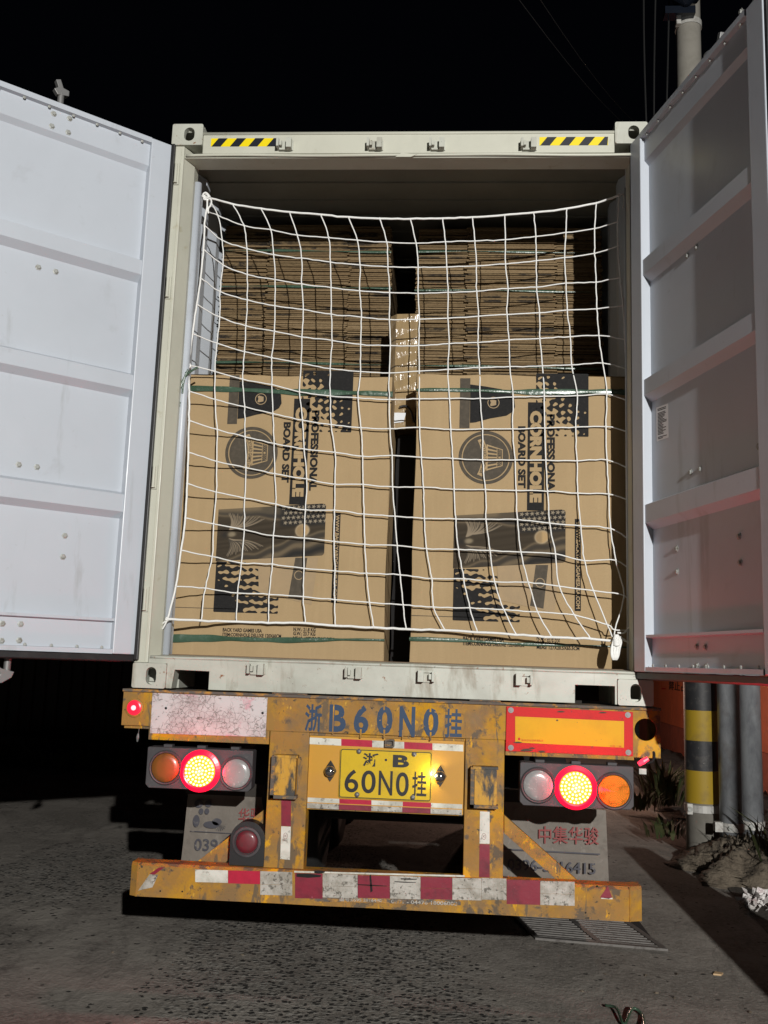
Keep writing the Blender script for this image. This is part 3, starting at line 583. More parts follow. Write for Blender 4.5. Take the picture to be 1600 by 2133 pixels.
    if side>0:
        pts=[RP(px,py,O+n*.0440,n) for px,py in((1367,849),(1392,840),(1393,911),(1368,920))]
        b=B(); b.face(pts); st=b.obj('information_sticker',M['sticker'],dr,recalc=False)
        b=B(); e1=pts[1]-pts[0]; e2=pts[3]-pts[0]
        for i in range(22):
            if i in(2,19): continue
            v=.06+i*.041; u0=.12; u1=.12+random.uniform(.35,.75); off=-n*.0006
            q=[pts[0]+e1*a+e2*c_+off for a,c_ in((u0,v),(u1,v),(u1,v+.02),(u0,v+.02))]; b.face(q)
        b.obj('printed_lines',M['ink'],st,recalc=False)
    return dr
door(-1); door(1)

# ================= CARGO =================
CARD=M['carton']
def field(nx,nz,kind):
    X,Z=np.meshgrid(np.linspace(0,1,nx),np.linspace(0,1,nz)); r=np.random.RandomState(11)
    n=np.zeros_like(X); X=X+.016*np.sin(Z*31)+.010*np.sin(Z*57+1); Z=Z+.014*np.sin(X*29)
    for k in range(14):
        a,c_,p1,p2=r.uniform(5,26),r.uniform(5,26),r.uniform(0,6),r.uniform(0,6); n+=np.sin(a*X+p1)*np.sin(c_*Z+p2)/4
    if kind==0:   # solid towards top right
        g=(X-.42)*1.7+ (Z-.5)*1.5; pat=np.cos(2*math.pi*X*7.0)*.55+np.cos(2*math.pi*Z*9)*.55
        F=g+.16+pat*(1-np.clip(g,0,1)*.55)+n*.62
    else:         # solid towards bottom left
        g=(.42-X)*2.0+(.45-Z)*1.3+.15; pat=np.cos(2*math.pi*X*9)*.35+np.cos(2*math.pi*Z*7)*.7
        F=g+.14+pat*(1-np.clip(g,0,1)*.6)+n*.62
    F[0,:]=F[-1,:]=-.01; F[:,0]=F[:,-1]=-.01
    return F
def paint_board(parent,x0,Y,Q):
    nu,nv=280,140; O,E,T=[Vector(q) for q in Q]
    U,V=np.meshgrid(np.linspace(0,1,nu),np.linspace(0,1,nv)); r=np.random.RandomState(3)
    def nz(a,b_,k=10):
        o=np.zeros_like(U)
        for _ in range(k): o+=np.sin(U*a*r.uniform(.5,2)+r.uniform(0,6)+V*b_*r.uniform(.3,1))/k*2
        return o
    col=np.ones((nv,nu,3))*np.array([.048,.038,.027])
    grain=nz(6,90,14); col*=(1+.18*grain)[...,None]
    card=np.array([.30,.215,.12]); dark=np.array([.025,.024,.023]); pale=np.array([.15,.115,.073])
    def lay(m,c_,a=1.0): m=np.clip(m,0,1)[...,None]*a; col[:]=col*(1-m)+np.array(c_)*m
    ss=lambda x,w=.012:1/(1+np.exp(-np.clip(x/w,-30,30)))
    wav=.03*np.sin(U*11)+.02*np.sin(U*27+1)
    top=.10+.30*U+wav*.6                       # waving cloth along the upper edge
    lay(ss(top-V),[.040,.036,.032]); lay(ss(top*.62-V)*ss(.62-U),[.085,.07,.05]); lay(ss(top*.35-V)*ss(.4-U),pale)
    lay(ss(.012-abs(V-top)),pale)
    low=.98-.55*(U-.15)-wav; lay(ss(V-low),[.048,.041,.033]); lay(ss(V-low-.13)*ss(low+.22-V),pale,.9); lay(ss(V-low-.28)*ss(low+.36-V),dark); lay(ss(V-low-.42)*ss(low+.52-V),pale,.8); lay(ss(.012-abs(V-low)),pale)
    star=ss(U-.58)*ss(.40+.05*(U-.6)-V); lay(star,dark)
    for i in range(9):
        for j in range(4):
            cu,cv=.61+i*.046+(j%2)*.02,.05+j*.095
            dx,dy=(U-cu)*1.95,(V-cv); rr=np.hypot(dx,dy); an=np.arctan2(dy,dx); R=.020*(1+.55*np.cos(5*an+i))*1.2
            lay(ss(R-rr,.003)*(cv<.37),[.30,.25,.18])
    # feathered wings sweeping right
    for sgn in(-1,1):
        for k in range(20):
            a=k/19; rx,ry=.115+.05*a,.50+sgn*(.09+.03*a); tx,ty=.10+.33*a**1.2,.50+sgn*(.40-.13*a+.03*math.sin(k*2.3))
            dx_,dy_=tx-rx,(ty-ry)*.55; L=math.hypot(dx_,dy_); ex,ey=dx_/L,dy_/L; pu,pv=(U-rx),(V-ry)*.55; t=np.clip((pu*ex+pv*ey)/L,0,1); side=-pu*ey+pv*ex+sgn*.022*np.sin(math.pi*t)
            dd=np.hypot(side,(pu*ex+pv*ey)-t*L); lay(ss(.0062*(1-.55*t)-dd,.0016),[.25,.20,.14],.95); lay(ss(.0028*(1-.4*t)-np.hypot(side-.0062,(pu*ex+pv*ey)-t*L),.0012),dark,.9)
    lay(ss(.035-np.hypot(U-.135,(V-.50)*.8),.006),[.22,.18,.12]); lay(ss(.03-np.hypot(U-.07,(V-.50)*.5),.01),dark,.7)
    hole=ss(.058-np.hypot(U-.79,(V-.50)*.52),.004); lay(ss(.064-np.hypot(U-.79,(V-.50)*.52),.003),[.36,.30,.21]); lay(hole,[.40,.275,.14]); lay(hole*ss(.79-U,.004),[.19,.145,.09],.6)
    # hem: plain sheet strip above
    me=bpy.data.meshes.new('board_picture'); vs=[]
    for j in range(nv):
        for i in range(nu):
            u,v=i/(nu-1),j/(nv-1); rr=.04   # rounded right corners
            q=O+(E-O)*u+(T-O)*v
            vs.append((q.x,Y,q.y))
    keep=lambda i,j:not((i/(nu-1)>.965) and ((j/(nv-1)-.5)**2)**.5>.5-.07 and ((i/(nu-1)-.965)/.035)**2+((abs(j/(nv-1)-.5)-.43)/.07)**2>1)
    fs=[(j*nu+i,j*nu+i+1,(j+1)*nu+i+1,(j+1)*nu+i) for j in range(nv-1) for i in range(nu-1) if keep(i,j)]
    me.from_pydata(vs,[],fs); ca=me.color_attributes.new('print','FLOAT_COLOR','POINT'); c4=np.ones((nv*nu,4),dtype=np.float32); c4[:,:3]=col.reshape(-1,3); ca.data.foreach_set('color',c4.ravel())
    m=M.get('picture')
    if not m:
        m=bpy.data.materials.new('printed_picture'); m.use_nodes=True; a=nd(m.node_tree,'ShaderNodeVertexColor'); a.layer_name='print'; m.node_tree.links.new(a.outputs[0],m.node_tree.nodes['Principled BSDF'].inputs['Base Color']); m.node_tree.nodes['Principled BSDF'].inputs['Roughness'].default_value=.8; m.node_tree.nodes['Principled BSDF'].inputs['Specular IOR Level'].default_value=.08; M['picture']=m
    me.materials.append(m); o=bpy.data.objects.new('board_picture',me); COL.objects.link(o); o.parent=parent; return o
F0=field(84,96,0); F1=field(92,72,1)
def carton(name,label,x0,x1,Y,z0,z1,dX,dZ,depth,strap_z):
    """dX,dZ: shift of the printed artwork from the right-hand carton"""
    t=thing(name,label,'box',group='printed cartons behind the net')
    b=B(); n=14   # slightly bowed front
    nxg,nzg=24,30
    for j in range(nzg+1):
        for i in range(nxg+1):
            u,v=i/nxg,j/nzg; bow=-.0005*math.sin(math.pi*u)*math.sin(math.pi*v)
            dent=.0025*max(0,math.sin(v*47+u*3)-.6)*(v>.90)+.004*max(0,math.sin(u*5+dX*9)*math.sin(v*4+1+dX*7)-.5)
            ed=.004*(u in(0,1))*abs(math.sin(v*17+dX*30))+.006*(v==1)*abs(math.sin(u*9+dX*20))**3
            b.v.append((x0+(x1-x0)*u+(.003*math.sin(v*11+dX*9) if u in(0,1) else 0),Y-bow+dent+ed,z0+(z1-z0)*v-(.004*abs(math.sin(u*8+dX*20))**4 if v==1 else 0)))
    for j in range(nzg):
        for i in range(nxg): a=j*(nxg+1)+i; b.f.append((a,a+1,a+nxg+2,a+nxg+1)); b.mi.append(0)
    b.face([(x0,Y,z1),(x1,Y,z1),(x1,Y+depth,z1),(x0,Y+depth,z1)]); b.face([(x0,Y,z0),(x0,Y+depth,z0),(x0,Y+depth,z1),(x0,Y,z1)]); b.face([(x1,Y,z0),(x1,Y+depth,z0),(x1,Y+depth,z1),(x1,Y,z1)])
    b.face([(x0,Y+depth,z0),(x1,Y+depth,z0),(x1,Y+depth,z1),(x0,Y+depth,z1)]); b.face([(x0,Y,z0),(x1,Y,z0),(x1,Y+depth,z0),(x0,Y+depth,z0)])
    b.obj('carton_body',CARD,t,recalc=False)
    P=lambda px,py:(lambda q:(q[0]+dX,q[1]+dZ))(XZ(px,py,.28)); y1=Y-.0015; y2=Y-.0021; y3=Y-.0027
    def part(nm,mt,fn,yy=y1,par=t): b=B(); fn(b,yy); return b.obj(nm,M[mt],par,recalc=False)
    # halftone splashes
    q0=P(1116,908); q1=P(1226,779); part('halftone_print','ink',lambda b,y:iso(b,F0,q0[0],q0[1],(q1[0]-q0[0])/83,(q1[1]-q0[1])/95,y))
    q2=P(943,1292); q3=P(1084,1188); part('halftone_print','ink',lambda b,y:iso(b,F1,q2[0],q2[1],(q3[0]-q2[0])/91,(q3[1]-q2[1])/71,y))
    # bag picture
    part('belt_print','ink2',lambda b,y:flat(b,[P(959,788),P(980,788),P(978,892),P(957,892)],y))
    bag=part('bag_print','ink',lambda b,y:flat(b,[P(980,801),P(1010,805),P(1045,811),P(1062,818),P(1071,830),P(1073,848),P(1068,858),P(1055,866),P(1020,872),P(990,880),P(979,881)],y),y2)
    cx,cz=P(1028,839); part('small_emblem','ink3',lambda b,y:(b.prism(circ(cx,cz,.031,24),y,y-.0003,holes=[circ(cx,cz,.027,24)]),flat(b,[(cx-.018,cz-.013),(cx-.012,cz-.019),(cx+.014,cz-.012),(cx+.014,cz+.012),(cx-.012,cz+.019),(cx-.018,cz+.013),(cx-.013,cz)],y)),y3)
    # title
    a=P(1100,838); c_=P(1133,1064); bar=part('title_bar','ink',lambda b,y:flat(b,rect(a[0],c_[0],c_[1],a[1]),y))
    def T(nm,s,pa,pb,pc,mt,y,bold=.02): b=B(); put_text(b,s,(pa,pb,pc),y,bold); return b.obj(nm,M[mt],t,recalc=False)
    T('title_letters','CORNHOLE',P(1104,856),P(1103,1047),P(1129,856),'carton',y2,.07)
    T('title_letters','PROFESSIONAL',P(1139,863),P(1139,1034),P(1156,863),'ink',y1,.05)
    T('title_letters','BOARD SET',P(1079,888),P(1079,1017),P(1095,888),'ink',y1,.05)
    # round emblem
    cx,cz=P(1012,953); R=.139
    part('emblem_ring','ink2',lambda b,y:b.prism(circ(cx,cz,R,64),y,y-.0003,holes=[circ(cx,cz,R*.885,64)]))
    part('emblem_disc','ink2',lambda b,y:flat(b,circ(cx,cz,R*.845,64),y))
    def emb(b,y):
        # banner crescent
        pts=[]
        for k in range(15): a_=math.radians(-31+62*k/14); pts.append((cx-R*1.30+R*1.155*math.cos(a_),cz+R*1.155*math.sin(a_)*1.08))
        for k in range(15): a_=math.radians(31-62*k/14); pts.append((cx-R*1.30+R*1.375*math.cos(a_),cz+R*1.375*math.sin(a_)*1.02))
        flat(b,pts,y)
        flat(b,[(cx+R*.02,cz+R*.50),(cx+R*.62,cz+R*.31),(cx+R*.62,cz-R*.31),(cx+R*.02,cz-R*.50)],y-.0002)
    part('emblem_banner','carton',emb,y2)
    def emb2(b,y):
        for k in range(6):
            a0=-.5+k/6+.035; a1=a0+.095
            flat(b,[(cx+R*.07,cz+a0*R*.92),(cx+R*.40,cz+a0*R*.72),(cx+R*.40,cz+a1*R*.72),(cx+R*.07,cz+a1*R*.92)],y)
        flat(b,[(cx+R*.42,cz+R*.34),(cx+R*.59,cz+R*.285),(cx+R*.59,cz-R*.285),(cx+R*.42,cz-R*.34)],y)
    part('emblem_stripes','ink2',emb2,y3)
    def emb3(b,y):
        flat(b,circ(cx+R*.50,cz,R*.04,12),y)
        for i in range(3):
            for j in range(8):
                if abs(j-3.5)<1 and i==1: continue
                flat(b,circ(cx+R*(.445+.05*i),cz+R*(-.26+.073*j+.03*(i%2)),R*.014,6),y)
    part('emblem_stars','carton',emb3,y3-.0006)
    b=B(); v,f=text_verts('BACKYARD GAMES USA',.02); xs=[q[0] for q in v]; ys=[q[1] for q in v]; xa,xb,ya,yb=min(xs),max(xs),min(ys),max(ys); n=0
    for x,yv in v:
        s_=(x-xa)/(xb-xa); a_=math.radians(27-54*s_); rr=R*(1.19+.145*(yv-ya)/(yb-ya)); b.v.append((cx-R*1.30+rr*math.cos(a_),y3,cz+rr*math.sin(a_)*1.05))
    for q in f: b.f.append(q); b.mi.append(0)
    b.obj('emblem_letters',M['ink2'],t,recalc=False)
    # board pictures
    part('rear_board_print','ink3',lambda b,y:flat(b,[P(1035,1175),P(1166,1176),P(1155,1277),P(1040,1250)],y),y1-.0002)
    part('rear_board_stripe','ink2',lambda b,y:flat(b,[P(1116,1177),P(1142,1177),P(1132,1268),P(1104,1262)],y),y2)
    cx2,cz2=P(1125,1214); part('small_emblem','ink3',lambda b,y:b.prism(circ(cx2,cz2,.024,24),y,y-.0003,holes=[circ(cx2,cz2,.020,24)]),y3)
    paint_board(t,0,y3,(P(946,1074),P(1178,1061),P(944,1184)))
    # web address strip
    a=P(1197.5,1081); c_=P(1210,1273); part('web_strip','ink',lambda b,y:flat(b,rect(a[0],c_[0],c_[1],a[1]),y))
    T('web_letters','WWW.BACKYARDGAMESUSA.COM',P(1200,1086),P(1200,1268),P(1208,1086),'carton',y2,.03)
    # side marks
    for s,pa,pb,h in(('BACK YARD GAMES USA',(965,1334),(1050,1338),8),('ITEM:CORNHOLE DELUXE 120X60CM',(965,1344),(1092,1350),8),('N.W.: 21.8 KG',(1118,1333),(1166,1334),8),('G.W.: 23.7 KG',(1118,1342),(1166,1343),8),('MEAS: 127X20.5X65.5CM',(1118,1352),(1207,1353),8)):
        p0=P(*pa); p1=P(*pb); zt=P(pa[0],pa[1]-h)[1]; T('shipping_mark',s,p0,(p1[0],p0[1]),(p0[0],zt),'ink',y1,.03)
    zf=P(1000,1287)[1]; part('flap_crease','ink2',lambda b,y:(flat(b,rect(x0+.004,x0+.36,zf,zf+.003),y)))
    # straps
    for (za,zb,h0,h1) in strap_z:
        b=B(); N=80
        for i in range(N+1):
            u=i/N; x=x0-.004+(x1-x0+.008)*u; zc=za+(zb-za)*u+.003*math.sin(u*9); hw=(h0+(h1-h0)*u)*(1+.25*math.sin(u*13)+.12*math.sin(u*37)); yy=Y-.0065-.002*math.sin(u*23)
            b.v+=[(x,yy,zc-hw),(x,yy-.0035,zc),(x,yy,zc+hw)]
        for i in range(N):
            q=i*3
            for k in(0,1): b.f.append((q+k,q+3+k,q+4+k,q+1+k)); b.mi.append(0)
        b.obj('strap',M['strap'],t,smooth=True)
    return t
zR=lambda px,py,Y:XZ(px,py,Y)[1]
cl=XZ(524,943,.30); cr=XZ(1012,953,.28)
carton('printed_carton','tall printed cornhole board set carton on the left behind the net',-1.152,-.047,.30,.164,1.640,cl[0]-cr[0],cl[1]-cr[1],.50,[(zR(400,810,.3),zR(806,822,.3),.012,.015),(zR(350,1330,.3),zR(800,1334,.3),.017,.006)])
carton('printed_carton','tall printed cornhole board set carton on the right behind the net',.086,1.155,.28,.164,1.652,0,0,.50,[(zR(870,813,.28),zR(1280,818,.28),.007,.016),(zR(860,1331,.28),zR(1270,1348,.28),.009,.004)])
# flattened cartons, bundled
def sheets_bundle(x0,x1,Y,z0,count,label,pitch=.0128,dep=.62,seed=0):
    r=random.Random(seed); t=thing('carton_bundle',label,'bundle',group='bundles of flattened cartons')
    for k in range(count):
        a=x0+r.uniform(0,.012); e=x1-r.uniform(0,.012); s1=.27+r.uniform(-.012,.012); s2=.75+r.uniform(-.01,.012); w_=e-a; off=r.uniform(-.006,.006); c1=.022+r.uniform(-.008,.006); c2=.014+r.uniform(-.008,.008)
        z=z0+k*pitch+r.uniform(-.0008,.0008); th=pitch*r.uniform(.62,.86)
        m=r.choices(['sheetA','sheetB','sheetC'],[.4,.35,.25])[0]
        b=B()
        # front edge outline in plan, outer flaps set back from the middle panel
        pl=[(a,Y+c1+off),(a+w_*s1,Y+c1+off),(a+w_*s1+.003,Y+off),(a+w_*s2,Y+off),(a+w_*s2+.003,Y+c2+off),(e,Y+c2+off),(e,Y+dep),(a,Y+dep)]
        sag=[0,r.uniform(-.0012,.0012),r.uniform(-.0012,.0012),r.uniform(-.0012,.0012),0,0,0,0]
        n=len(pl); b.v=[(x,y,z+sg) for (x,y),sg in zip(pl,sag)]+[(x,y,z+th+sg) for (x,y),sg in zip(pl,sag)]
        for i in range(n): b.f.append((i,(i+1)%n,(i+1)%n+n,i+n)); b.mi.append(0)
        b.f.append(tuple(range(n,2*n))); b.mi.append(0); b.f.append(tuple(reversed(range(n)))); b.mi.append(0)
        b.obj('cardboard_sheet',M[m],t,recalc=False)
    zt=z0+count*pitch; b=B(); zc=z0+pitch*r.uniform(3,6)
    if seed%10 in(0,2): return t
    N=50
    for i in range(N+1):
        u=i/N; x=x0+(x1-x0)*u; hw=.0045+.003*math.sin(u*11+seed); b.v+=[(x,Y-.009,zc-hw+.004*math.sin(u*5)),(x,Y-.012,zc+.004*math.sin(u*5)),(x,Y-.009,zc+hw+.004*math.sin(u*5))]
    for i in range(N):
        for k in(0,1): q=i*3+k; b.f.append((q,q+3,q+4,q+1)); b.mi.append(0)
    b.obj('strap',M['strap'],t,smooth=True)
    return t
names=['lowest visible','second','third','fourth','topmost']
for side,(x0,x1,top) in(('left',(-1.150,-.105,2.765)),('right',(.030,1.145,2.757))):
    n=18; pitch=.0128; base=top-5*n*pitch
    # bundle that carries them, hidden behind the printed carton
    t=thing('carton_bundle','deep lower bundle of flattened cartons behind the %s printed carton'%side,'bundle',group='bundles of flattened cartons'); b=B(); zz=.164; k=0
    cnt=int((base-.164)/.0128); pt=(base-.165)/cnt
    for k in range(cnt): b.box(x0+random.uniform(0,.01),x1-random.uniform(0,.01),.87+random.uniform(0,.02),1.48,.164+k*pt,.164+k*pt+pt*.8)
    b.obj('cardboard_sheets',M['sheetA'],t,kind='stuff')
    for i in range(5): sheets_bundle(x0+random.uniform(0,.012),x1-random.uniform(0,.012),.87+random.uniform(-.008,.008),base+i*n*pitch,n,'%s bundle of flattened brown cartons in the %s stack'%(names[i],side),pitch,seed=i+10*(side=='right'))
# taped narrow carton in the gap
t=thing('taped_carton','narrow brown carton wrapped in shiny tape standing in the middle gap','box')
b=B(); x0,x1,Y=-.088,.068,.56
pl=[(x0,Y+.045),(x0+.035,Y),(x1,Y-.004),(x1,Y+.24),(x0,Y+.24)]; zs=np.linspace(1.425,2.085,16)
for j,z in enumerate(zs):
    for i,(x,y) in enumerate(pl): b.v.append((x+.002*math.sin(j*1.7+i),y+.003*math.sin(j*2.1+i*2),z))
for j in range(len(zs)-1):
    for i in range(5): a=j*5+i; c_=j*5+(i+1)%5; b.f.append((a,c_,c_+5,a+5)); b.mi.append(0)
b.f.append(tuple(range((len(zs)-1)*5,len(zs)*5))); b.mi.append(0); b.obj('taped_body',M['film'],t)
b=B(); q0=XZ(817,882,.553); q1=XZ(846,860,.553); b.face([(q0[0],.553,q0[1]),(q1[0]-.012,.553,q0[1]+.01),(q1[0],.553,q1[1]),(q0[0],.553,q1[1]+.0)]); b.obj('address_label',M['white_label'],t,recalc=False)
t=thing('gap_filler','bundle in black plastic film under the taped carton in the middle gap','bundle')  # invented filler, coloured near-black for the shade in the gap
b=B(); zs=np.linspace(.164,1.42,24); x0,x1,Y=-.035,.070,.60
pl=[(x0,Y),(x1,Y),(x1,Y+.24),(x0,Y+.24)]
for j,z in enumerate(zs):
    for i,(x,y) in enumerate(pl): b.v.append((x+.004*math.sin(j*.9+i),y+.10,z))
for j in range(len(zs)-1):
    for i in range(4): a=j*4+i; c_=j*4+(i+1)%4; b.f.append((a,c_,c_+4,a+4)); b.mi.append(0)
b.f.append(tuple(range((len(zs)-1)*4,len(zs)*4))); b.mi.append(0); b.obj('filler_body',M['gap_shade'],t)
b=B(); b.tube(curve3([W(832,848,.54),W(846,846,.54),W(857,858,.54),W(862,880,.55)],6),.006,6); b.obj('loose_strap',M['rubber'],t,smooth=True)
# ================= NET =================
rows=[
[(432,411),(440,414),(484.6,425),(544,435),(603,442),(668,447),(726,452.6),(791,455),(855,456),(922,455),(983.5,452.6),(1051,448),(1111.5,443),(1181,435),(1242,423),(1290,407)],
[(430,440),(454,449),(508,470),(564,478.6),(619.5,490),(685,495),(744.6,501),(806,505),(867,507),(928,503.6),(989.6,502),(1053,499),(1116,492.6),(1179,485),(1239,476),(1287,462)],
[(426,469),(463,501),(514.5,517.6),(570,530.6),(628.6,538),(688,546),(750,552),(808,555.6),(871,557),(930.5,556),(992,554),(1053,550),(1117,543.6),(1176,537),(1239,528),(1288,512)],
[(424,519),(464.5,552),(515.5,572),(573,582.6),(629,592),(690,599.5),(749.5,606),(812,609.6),(871,611),(933,609.6),(993,607),(1058,601),(1118,598),(1179,590),(1241.5,587.5),(1292,578)],
[(418,579),(458.6,607),(515,625),(572.7,637),(632,645),(690,655),(752.7,660.6),(811,666),(873.6,665),(933,663),(997,659),(1056,655),(1124,652),(1182,646),(1243.5,643),(1298,636)],
[(410,634),(458,660.6),(513,679),(572,690),(629,702),(692,709),(751,717.5),(813,720),(872,720),(936,716),(995.5,713.6),(1060.5,708),(1125,705),(1188,701),(1247,699),(1302,707)],
[(401,695),(452,715),(509,732),(566.5,745),(628,757),(688,768),(751,774),(811,777),(873.6,773),(933,770),(999,765.6),(1062,764),(1130,762),(1190.5,760),(1255.5,756),(1306,768)],
[(393,760),(448,774),(505.6,790),(566.5,801.6),(624,816),(688,825),(746,829),(811,832.5),(873,831),(936.6,830),(1000.5,830),(1069,827),(1133.7,825.6),(1202.6,824.6),(1264.5,821),(1314,838)],
[(394.7,814.7),(448,832),(509.7,847.5),(568.7,861.6),(630.6,875.6),(690,885),(752.5,891),(812.5,893.7),(874,890),(939,895),(1005.5,893.5),(1067.8,893.5),(1134.7,891.5),(1199,890),(1262,888),(1316,901)],
[(393.7,875.6),(452.5,895),(511,910),(571,924),(633.7,935.6),(698,942),(755.6,950.6),(817,949),(878,953),(943.5,955.4),(1005.5,958),(1072.7,958),(1137,958.7),(1202,959.7),(1264.5,958.7),(1317,978.6)],
[(392.5,941),(451.5,961),(512.5,974),(572.8,986.6),(639.4,998),(698,1008.4),(756.5,1009),(818,1014.7),(882,1014.4),(946,1019),(1011.5,1020),(1075,1021.7),(1141,1022.7),(1203.6,1027.6),(1268,1029),(1317,1044)],
[(390,1007),(451,1025.6),(510,1037.5),(575,1050.6),(636,1062.5),(697,1063),(758.7,1071),(823,1075.6),(884,1079.6),(949,1081),(1012.8,1082),(1078,1082),(1145,1090),(1210,1095.5),(1272,1101),(1318.5,1129)],
[(386,1079),(445,1091),(508.8,1103.8),(569.7,1116),(634,1121),(696,1128),(760,1134),(827.5,1136.6),(888.6,1142.6),(954.8,1145),(1021,1147),(1085,1150),(1157,1154),(1217.5,1168),(1282.7,1166.8),(1320,1194.6)],
[(377.5,1146.6),(442.5,1159),(503.4,1173),(567,1175.6),(633,1184),(697.8,1188.7),(764,1194),(833.7,1197.5),(899.5,1205.5),(966.7,1205.5),(1030,1212),(1101,1213),(1164.5,1221),(1236.4,1231),(1300,1240),(1321,1270)],
[(366.5,1221),(427.5,1225.6),(494.7,1235),(561,1238),(632,1243),(697,1249),(769.7,1254.7),(840,1260),(903,1265),(979,1266.8),(1049.5,1270),(1120,1275),(1196,1281),(1265.5,1301.5),(1281,1312),(1318,1312)],
[(349.4,1289.7),(419.7,1292.8),(493,1295),(558.8,1297),(636,1298),(699,1303.8),(779,1307),(845.8,1310.5),(927.6,1313),(994,1317),(1076,1322),(1149.6,1327),(1230.7,1331),(1278,1335),(1282,1336),(1284,1338)]]
def netY(r,c):
    if r<7:
        base=.36-.085*(r/7)**1.5; 
        if c==0: return .25-.10*r/7
        if c==1: base=(base*.7+.3*(.25-.10*r/7))
        if c==15: return .30-.06*r/7
        return base
    t=(r-7)/8
    L=.288-.026*(min(c,7)/7)-.018*t
    if c>=8: L=.263-.010*t-(.115*max(0,t-.4)/.6)*min(1,(c-7)/5)
    if c==0: L=.15-.08*t
    if c==1: L=.225-.05*t
    if c==15: L=.20
    return L
NP=[[W(px,py,netY(r,c)) for c,(px,py) in enumerate(row)] for r,row in enumerate(rows)]
net=thing('cargo_net','white knotted cargo net stretched across the open container doorway','net')
b=B()
def cordpts(P):
    out=curve3(P,5); return [p+Vector((random.gauss(0,.0010),random.gauss(0,.0006),random.gauss(0,.0010))) for p in out]
for r in range(1,15): b.tube(cordpts([NP[r][c] for c in range(16)]),.0035,6)
for c in range(1,15):
    if c==1: b.tube(cordpts([NP[0][0]]+[NP[r][c] for r in range(1,16)]),.0035,6)
    else: b.tube(cordpts([NP[r][c] for r in range(16)]),.0035,6)
b.obj('mesh_cords',M['rope'],net,smooth=True)
b=B(); b.tube(cordpts([NP[0][0]]+NP[0][2:]),.0060,7); b.tube(cordpts(NP[15][:14]),.0064,7); b.tube(cordpts([NP[r][0] for r in range(16)]),.0052,7); b.tube(cordpts([NP[r][15] for r in range(15)]),.0048,7)
b.obj('edge_rope',M['rope'],net,smooth=True)
b=B()
for r in range(0,16):
    for c in range(0,16):
        p=NP[r][c]; b.lathe([(.001,-.0066),(.0052,-.004),(.0066,0),(.0052,.004),(.001,.0066)],(p.x,p.y,p.z),6)
b.obj('knots',M['rope'],net,smooth=True,kind='stuff')
def knot(c,r,turns,seed,name='tie_knot',mt='rope',tail=()):
    rr=random.Random(seed); b=B(); P=[]
    for k in range(turns*6): a=k*1.05; P.append(Vector(c)+Vector((r*math.cos(a)*rr.uniform(.5,1.1),r*.6*math.sin(a*1.3),r*math.sin(a)*rr.uniform(.4,1.2))))
    b.tube(curve3(P,4),.0045,6)
    for tl in tail: b.tube(curve3(tl,6),.0048,6)
    return b.obj(name,M[mt],net,smooth=True)
k0=W(430,411,.25); knot(k0,.021,5,1,tail=[[k0,k0+Vector((-.025,.01,.012)),k0+Vector((-.05,.03,.02))],[k0,k0+Vector((.03,-.01,-.02)),k0+Vector((.030,-.01,-.05)),k0+Vector((.018,-.01,-.07)),k0+Vector((.02,-.012,-.10))]])
k1=W(1290,407,.30); knot(k1,.008,2,2,tail=[[k1,k1+Vector((.02,0,.005)),k1+Vector((.026,0,-.03)),k1+Vector((.02,0,-.07))]])
k2=W(393,762,.15); knot(k2,.013,4,3,tail=[[k2,W(385,775,.13),W(370,830,.12),W(368,850,.12)]])
k3=W(349,1290,.07); knot(k3,.007,2,4,tail=[[k3,W(338,1300,.09),W(328,1308,.12)],[k3,W(340,1308,.08),W(330,1316,.12)]])
# dark strap tails tied with the net at the left
b=B()
for pl in ([(412,765),(400,772),(388,782),(378,800),(370,830)],[(392,770),(383,790),(374,815),(366,838),(372,850)],[(388,775),(382,800),(380,820)],[(366,835),(374,845),(368,852),(376,838)]):
    b.tube(curve3([W(x,y,.115) for x,y in pl],6),.0055,6)
b.obj('tie_strap',M['strap'],net,smooth=True,label='dark green strap tails tied to the net')
# hanging rope hank lower right
b=B(); h0=W(1284,1322,.10)
for k in range(7):
    dx=.004*(k-3); P=[h0+Vector((dx*.4,.0,0)),h0+Vector((dx*1.5+.004,-.006*(k%2),-.03)),h0+Vector((dx*1.6-.004,.006*(k%2),-.065)),h0+Vector((dx*1.3-.008,-.006,-.10)),h0+Vector((dx*.6-.008,.0,-.118))]
    b.tube(curve3(P,6),.0048,6)
for k in range(5): z=-.022-.006*k; b.tube([h0+Vector((.013*math.cos(a),.013*math.sin(a),z+.004*math.sin(a))) for a in np.linspace(0,6.28,14)],.0042,5)
b.obj('rope_hank',M['rope'],net,smooth=True)
b=B()
for pl in([(1286,1318),(1300,1318),(1310,1308),(1322,1300)],[(1290,1330),(1305,1336),(1318,1340)],[(1292,1326),(1308,1338),(1322,1346)],[(1313,855),(1311,870),(1315,878),(1318,862)],[(1310,850),(1318,853),(1322,858)]):
    b.tube(curve3([W(x,y,.16) for x,y in pl],6),.0045,6)
b.obj('rope_tail',M['rope'],net,smooth=True)

